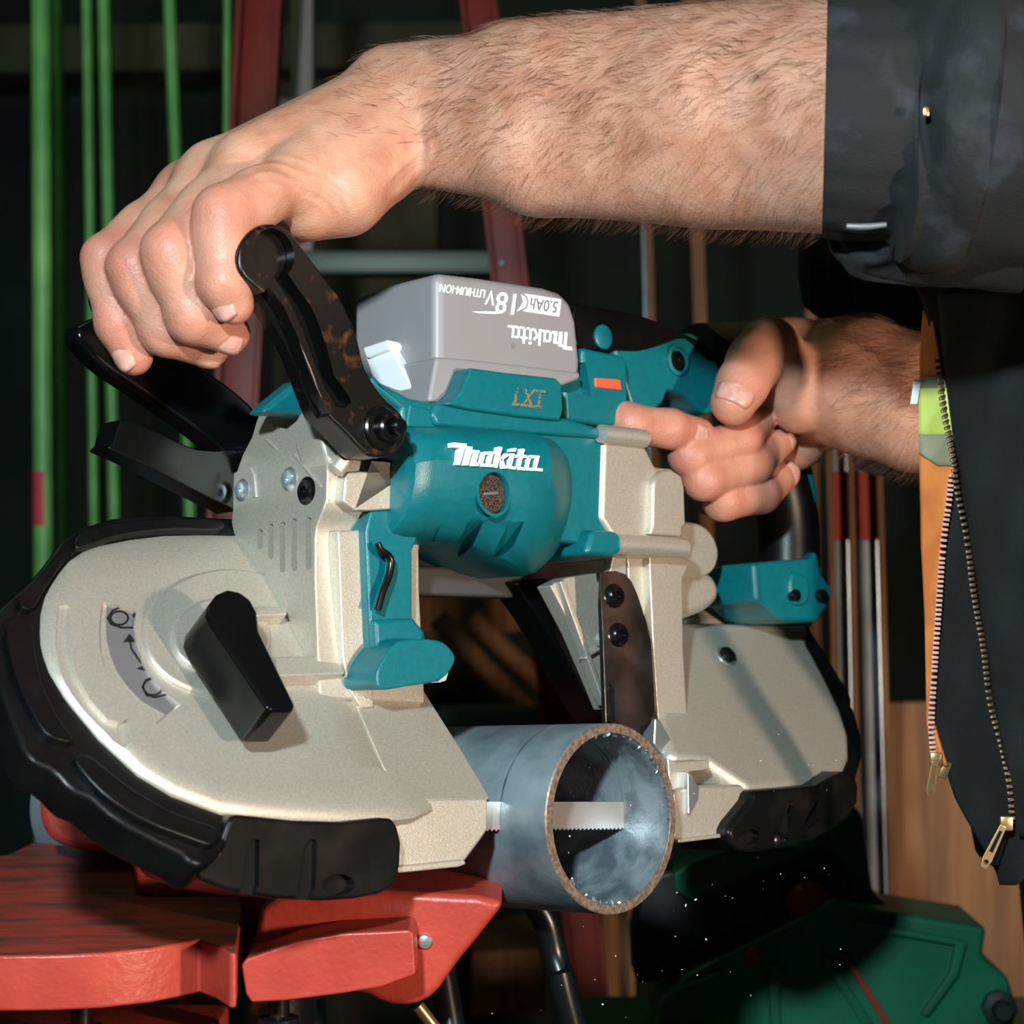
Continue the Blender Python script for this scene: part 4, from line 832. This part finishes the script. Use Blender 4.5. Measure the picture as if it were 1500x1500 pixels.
# ================================================================== things standing behind
M['green'] = mat('green_painted_pole', (128, 196, 104), .4, 0, (100, 168, 84), 14)
M['ladder'] = mat('red_fibreglass', (138, 38, 22), .5, 0, (108, 28, 16), 20)
M['alu'] = mat('aluminium_step', (96, 104, 94), .5, .4)
M['pale'] = mat('pale_painted_steel', (158, 140, 136), .5, .1)
M['galv'] = mat('galvanised_steel', (176, 190, 200), .34, .6, (150, 162, 172), 14)
M['wood'] = mat('raw_timber', (128, 84, 46), .7, 0, (98, 62, 34), 8, stretch=(14, 14, .8), bump=.2, bscale=60)
M['ply'] = mat('plywood_panel', (150, 104, 66), .75, 0, (120, 80, 50), 6, stretch=(12, 12, .7))
M['dark_ply'] = mat('dark_panel', (70, 66, 46), .8, 0, (52, 50, 38), 5)
M['redstud'] = mat('dull_red_band', (150, 48, 40), .7)
M['redband'] = mat('red_paint_band', (196, 60, 70), .6)
M['machine'] = mat('green_machine_paint', (8, 96, 68), .42, 0, (6, 82, 58), 20)
M['machine_black'] = mat('machine_black', (16, 18, 18), .5)
M['machine_red'] = mat('dull_red_knob', (120, 44, 30), .5)
def vbar(p0, p1, d, wpx, mk, parent, name, dep=None, d1=None):
    q0, q1 = P(*p0, d), P(*p1, d1 or d); wv = np.array([wpx*S*d/2, 0, 0]); dv = np.array([0, (dep or wpx*S*d)/2, 0])
    mid_ = (q0+q1)/2; return obj(name, box_bm(mid_, wv, dv, (q1-q0)/2, min(.003, wpx*S*d*.12)), M[mk], parent)
def fit_floor(px, py, d, slope=0):            # pixel row where the floor is met at this distance
    return 750+(-FZ)/(S*d)
for i, (x0, x1, d, r, mk, lab) in enumerate(((60, 62, 2.05, 14, 'green', 'bright green painted pole with a red paint band, standing behind the saw'), (85, 90, 2.35, 7, 'green', 'thin green pole close behind the red banded pole'),
        (127, 134, 2.3, 7, 'green', 'slim green pole between the thin pole and a thicker one'), (152, 162, 2.25, 8.5, 'green', 'green pole between the slim pole and the leaning pole'), (248, 268, 2.2, 8.5, 'green', 'leaning pale green pole beside the red ladder'), (333, 330, 2.1, 5, 'green', 'thin bright green rod close to the red ladder rail'))):
    t = thing('green_pole', lab, 'pole', (P(x1, 750, d)[0], P(0, 0, d)[1], FZ), 'green poles behind the saw'); yb = fit_floor(0, 0, d)
    k_ = (yb-0)/500
    sweep('tube', [P(x0-(x1-x0)*.3, -160, d), P(x0, 0, d), P(x1, 500, d), P(x0+(x1-x0)*k_, yb, d)], r*S*d, M[mk], t, n=18)
    if i == 0:
        sweep('paint_band', [P(61.9, 690, d), P(62.2, 770, d)], r*S*d*1.03, M['redband'], t, n=18)
# red step ladder
D2 = 1.95; lad = thing('step_ladder', 'red fibreglass step ladder with aluminium steps, standing behind the saw', 'ladder', (0, .98, FZ))
yb = fit_floor(0, 0, D2)
def rail(x0, y0, x1, y1, w_, d0=D2):
    k_ = (yb-y0)/(y1-y0); xe = x0+(x1-x0)*k_
    q0, q1 = P(x0-(x1-x0)*.12, y0-(y1-y0)*.12, d0), P(xe, yb, d0); ex = np.array([w_*S*d0/2, 0, 0]); c = (q0+q1)/2; v = (q1-q0)/2
    o_ = obj('rail', box_bm(c, ex, (0, .004, 0), v, .001), M['ladder'], lad)
    for sg in (-1, 1): obj('rail_flange', box_bm(c+ex*sg*.86-np.array([0, .014, 0]), ex*.14, (0, .012, 0), v, .001), M['ladder'], o_)
rail(384, 0, 352, 560, 66); rail(700, 0, 846, 1300, 54)
for y, xl, xr, hgt in ((157, 360, 712, 34), (382, 345, 735, 34), (1052, 640, 815, 26)):
    q0, q1 = P(xl, y, D2), P(xr, y, D2); obj('step', box_bm((q0+q1)/2+np.array([0, .03, 0]), (q1-q0)/2, (0, .022, 0), (0, 0, hgt*S*D2/2), .003), M['alu'], lad)
for x, y in ((342, 153), (341, 168), (735, 385), (790, 905), (838, 1020)): lathe('rivet', P(x, y, D2-.006), (0, -1, 0), [(.0035, 0), (.003, .002), (.001, .003)], M['steel'], lad, 10)
for a_, b_ in (((640, 905), (790, 1060)), ((690, 905), (800, 1010))):
    q0, q1 = P(*a_, D2+.2), P(*b_, D2+.2); sweep('rear_brace', [q0, q1], .011, M['wood'], lad, n=8)
# timber, pipes and studs
def post(name, lab, cat, x0, x1, d, wpx, mk, group=None, top=-150, dep=None):
    yb_ = fit_floor(0, 0, d); k_ = (yb_-0)/1000; o_ = vbar((x0-(x1-x0)*(-top/1000), top), (x0+(x1-x0)*k_, yb_), d, wpx, mk, None, name, dep); return tag(o_, lab, cat, group)
post('steel_channel', 'pale steel channel standing between the two red ladder rails', 'channel', 444, 444, 2.2, 32, 'pale')
post('copper_pipe', 'thin brown upright pipe behind the battery, beside the thicker one', 'pipe', 940, 968, 2.2, 12, 'wood')
post('steel_rod', 'slim grey steel rod standing behind the raised forearm', 'rod', 936, 962, 2.35, 9, 'galv')
post('timber_stud', 'narrow timber stud behind the rear handle', 'stud', 1010, 1042, 2.2, 20, 'wood')
post('timber_stud', 'narrow timber stud seen between the jacket sleeve and the hand', 'stud', 1180, 1195, 2.3, 16, 'wood')
for x0, x1, lab in ((1196, 1222, 'timber lath left of the bright steel studs'), (1232, 1252, 'timber lath between the two bright steel studs'), (1270, 1296, 'timber lath right of the bright steel studs, next to the plywood')):
    post('timber_lath', lab, 'lath', x0, x1, 1.72, 9, 'wood', 'timber laths beside the steel studs')
for x0, x1, w_, lab in ((1212, 1240, 30, 'bright galvanised steel stud with a red band, next to the rear handle'), (1252, 1278, 30, 'bright galvanised steel stud with a red band, next to the plywood')):
    o_ = post('steel_stud', lab, 'stud', x0, x1, 1.74, w_, 'galv', 'galvanised steel studs')
    f_ = lambda y: x0+(x1-x0)*y/1000
    vbar((f_(690), 690), (f_(792), 792), 1.739, w_+1.5, 'redstud', o_, 'red_band')
def slab(name, lab, cat, pts, d, dep, mk, kind=None):
    return tag(prism(name, polyD(pts, d), (0, dep, 0), M[mk], None, .002), lab, cat, None, kind)
yb = fit_floor(0, 0, 1.9)
slab('plywood_sheet', 'tan plywood sheet leaning behind the jacket, right of the steel studs', 'plywood', [(1288, 1030), (1560, 1024), (1560, yb), (1288, yb)], 1.9, .02, 'ply')
slab('header_beam', 'dull olive timber beam running across the back above the poles', 'beam', [(-400, 40), (760, 30), (1160, 10), (1160, 90), (760, 95), (-400, 112)], 3.3, .12, 'dark_ply')
slab('wall_board', 'dark olive board leaning against the back wall behind the wrist', 'board', [(400, 60), (640, 60), (640, fit_floor(0, 0, 3.4)), (400, fit_floor(0, 0, 3.4))], 3.4, .02, 'dark_ply')
slab('shelf_board', 'brown timber board seen through the saw opening', 'board', [(560, 876), (800, 872), (800, 925), (560, 930)], 2.5, .05, 'wood')
slab('timber_crate', 'brown timber crate low behind the pipe, seen beside the red ladder rail', 'crate', [(690, 1395), (800, 1390), (800, 1480), (690, 1490)], 2.3, .2, 'wood')
slab('tan_post', 'short tan timber post behind the pipe and the ladder rail', 'post', [(880, 1310), (930, 1310), (930, fit_floor(0, 0, 2.3)), (880, fit_floor(0, 0, 2.3))], 2.3, .05, 'ply')
# green chop saw on its stand
MD = 1.42
mc = thing('chop_saw', 'dark green chop saw with a ribbed fan-shaped guard and red pivot knob', 'chop saw', (P(1220, 1500, MD)[0], .45, FZ))
gd = prism('blade_guard', polyD([(955, 1540), (968, 1470), (1005, 1428), (1060, 1400), (1120, 1372), (1180, 1340), (1215, 1318), (1290, 1334), (1446, 1358), (1440, 1402), (1478, 1432), (1490, 1478), (1480, 1540)], MD), (0, .08, 0), M['machine'], mc, .004, 3)
for pl in ([(1256, 1352), (1300, 1358), (1416, 1380), (1416, 1388), (1296, 1368), (1256, 1362)], [(1400, 1384), (1416, 1384), (1404, 1430), (1360, 1490), (1350, 1486), (1392, 1426)], [(1204, 1404), (1216, 1402), (1280, 1500), (1264, 1504)], [(1124, 1412), (1142, 1412), (1144, 1520), (1130, 1520)], [(990, 1450), (1056, 1424), (1060, 1432), (996, 1462)]):
    prism('guard_rib', polyD(pl, MD-.006), (0, .012, 0), M['machine'], gd, .001)
prism('guard_edge', polyD([(1230, 1396), (1240, 1394), (1310, 1504), (1298, 1506)], MD-.005), (0, .01, 0), M['machine_red'], gd, .001)
prism('pillar', polyD([(1196, 1200), (1240, 1176), (1262, 1190), (1280, 1310), (1316, 1336), (1214, 1324), (1190, 1300)], MD+.03), (0, .06, 0), M['machine'], mc, .004, 3)
prism('arm', polyD(cr([(940, 1300), (1000, 1272), (1090, 1250), (1180, 1244), (1210, 1260), (1216, 1320), (1170, 1360), (1100, 1390), (1000, 1420), (930, 1440)], True, 2), MD+.02), (0, .05, 0), M['machine_black'], mc, .004, 3)
prism('motor_cover', polyD(cr([(985, 1280), (1060, 1246), (1150, 1238), (1180, 1250), (1100, 1280), (1010, 1320)], True, 2), MD+.012), (0, .05, 0), M['machine'], mc, .004, 3)
lathe('pivot_knob', P(1180, 1318, MD+.02), (0, -1, 0), [(.0150, 0), (.0150, .012), (.012, .016), (.005, .017)], M['machine_red'], mc, 24)
lathe('pivot_flange', P(1188, 1290, MD+.035), (0, -1, 0), [(.024, 0), (.024, .010), (.02, .014)], M['machine_black'], mc, 28)
lathe('lock_knob', P(1100, 1392, MD+.01), (0, -1, 0), [(.006, 0), (.006, .016), (.004, .018)], M['machine_red'], mc, 18)
lathe('bolt', P(1462, 1474, MD), (0, -1, 0), [(.012, 0), (.012, .008), (.007, .009), (.006, .018)], M['machine_black'], mc, 8)
obj('base', box_bm(P(1220, 1585, MD)+np.array([0, .06, 0]), (.17, 0, 0), (0, .10, 0), (0, 0, .022), .004), M['machine'], mc)
for sx in (-.14, .14):
    for sy in (0, .12): obj('stand_leg', box_bm((P(1220, 0, MD)[0]+sx, MD-1+sy, (FZ-.39)/2), (.016, 0, 0), (0, .016, 0), (0, 0, (-.39-FZ)/2), .002), M['machine_black'], mc)
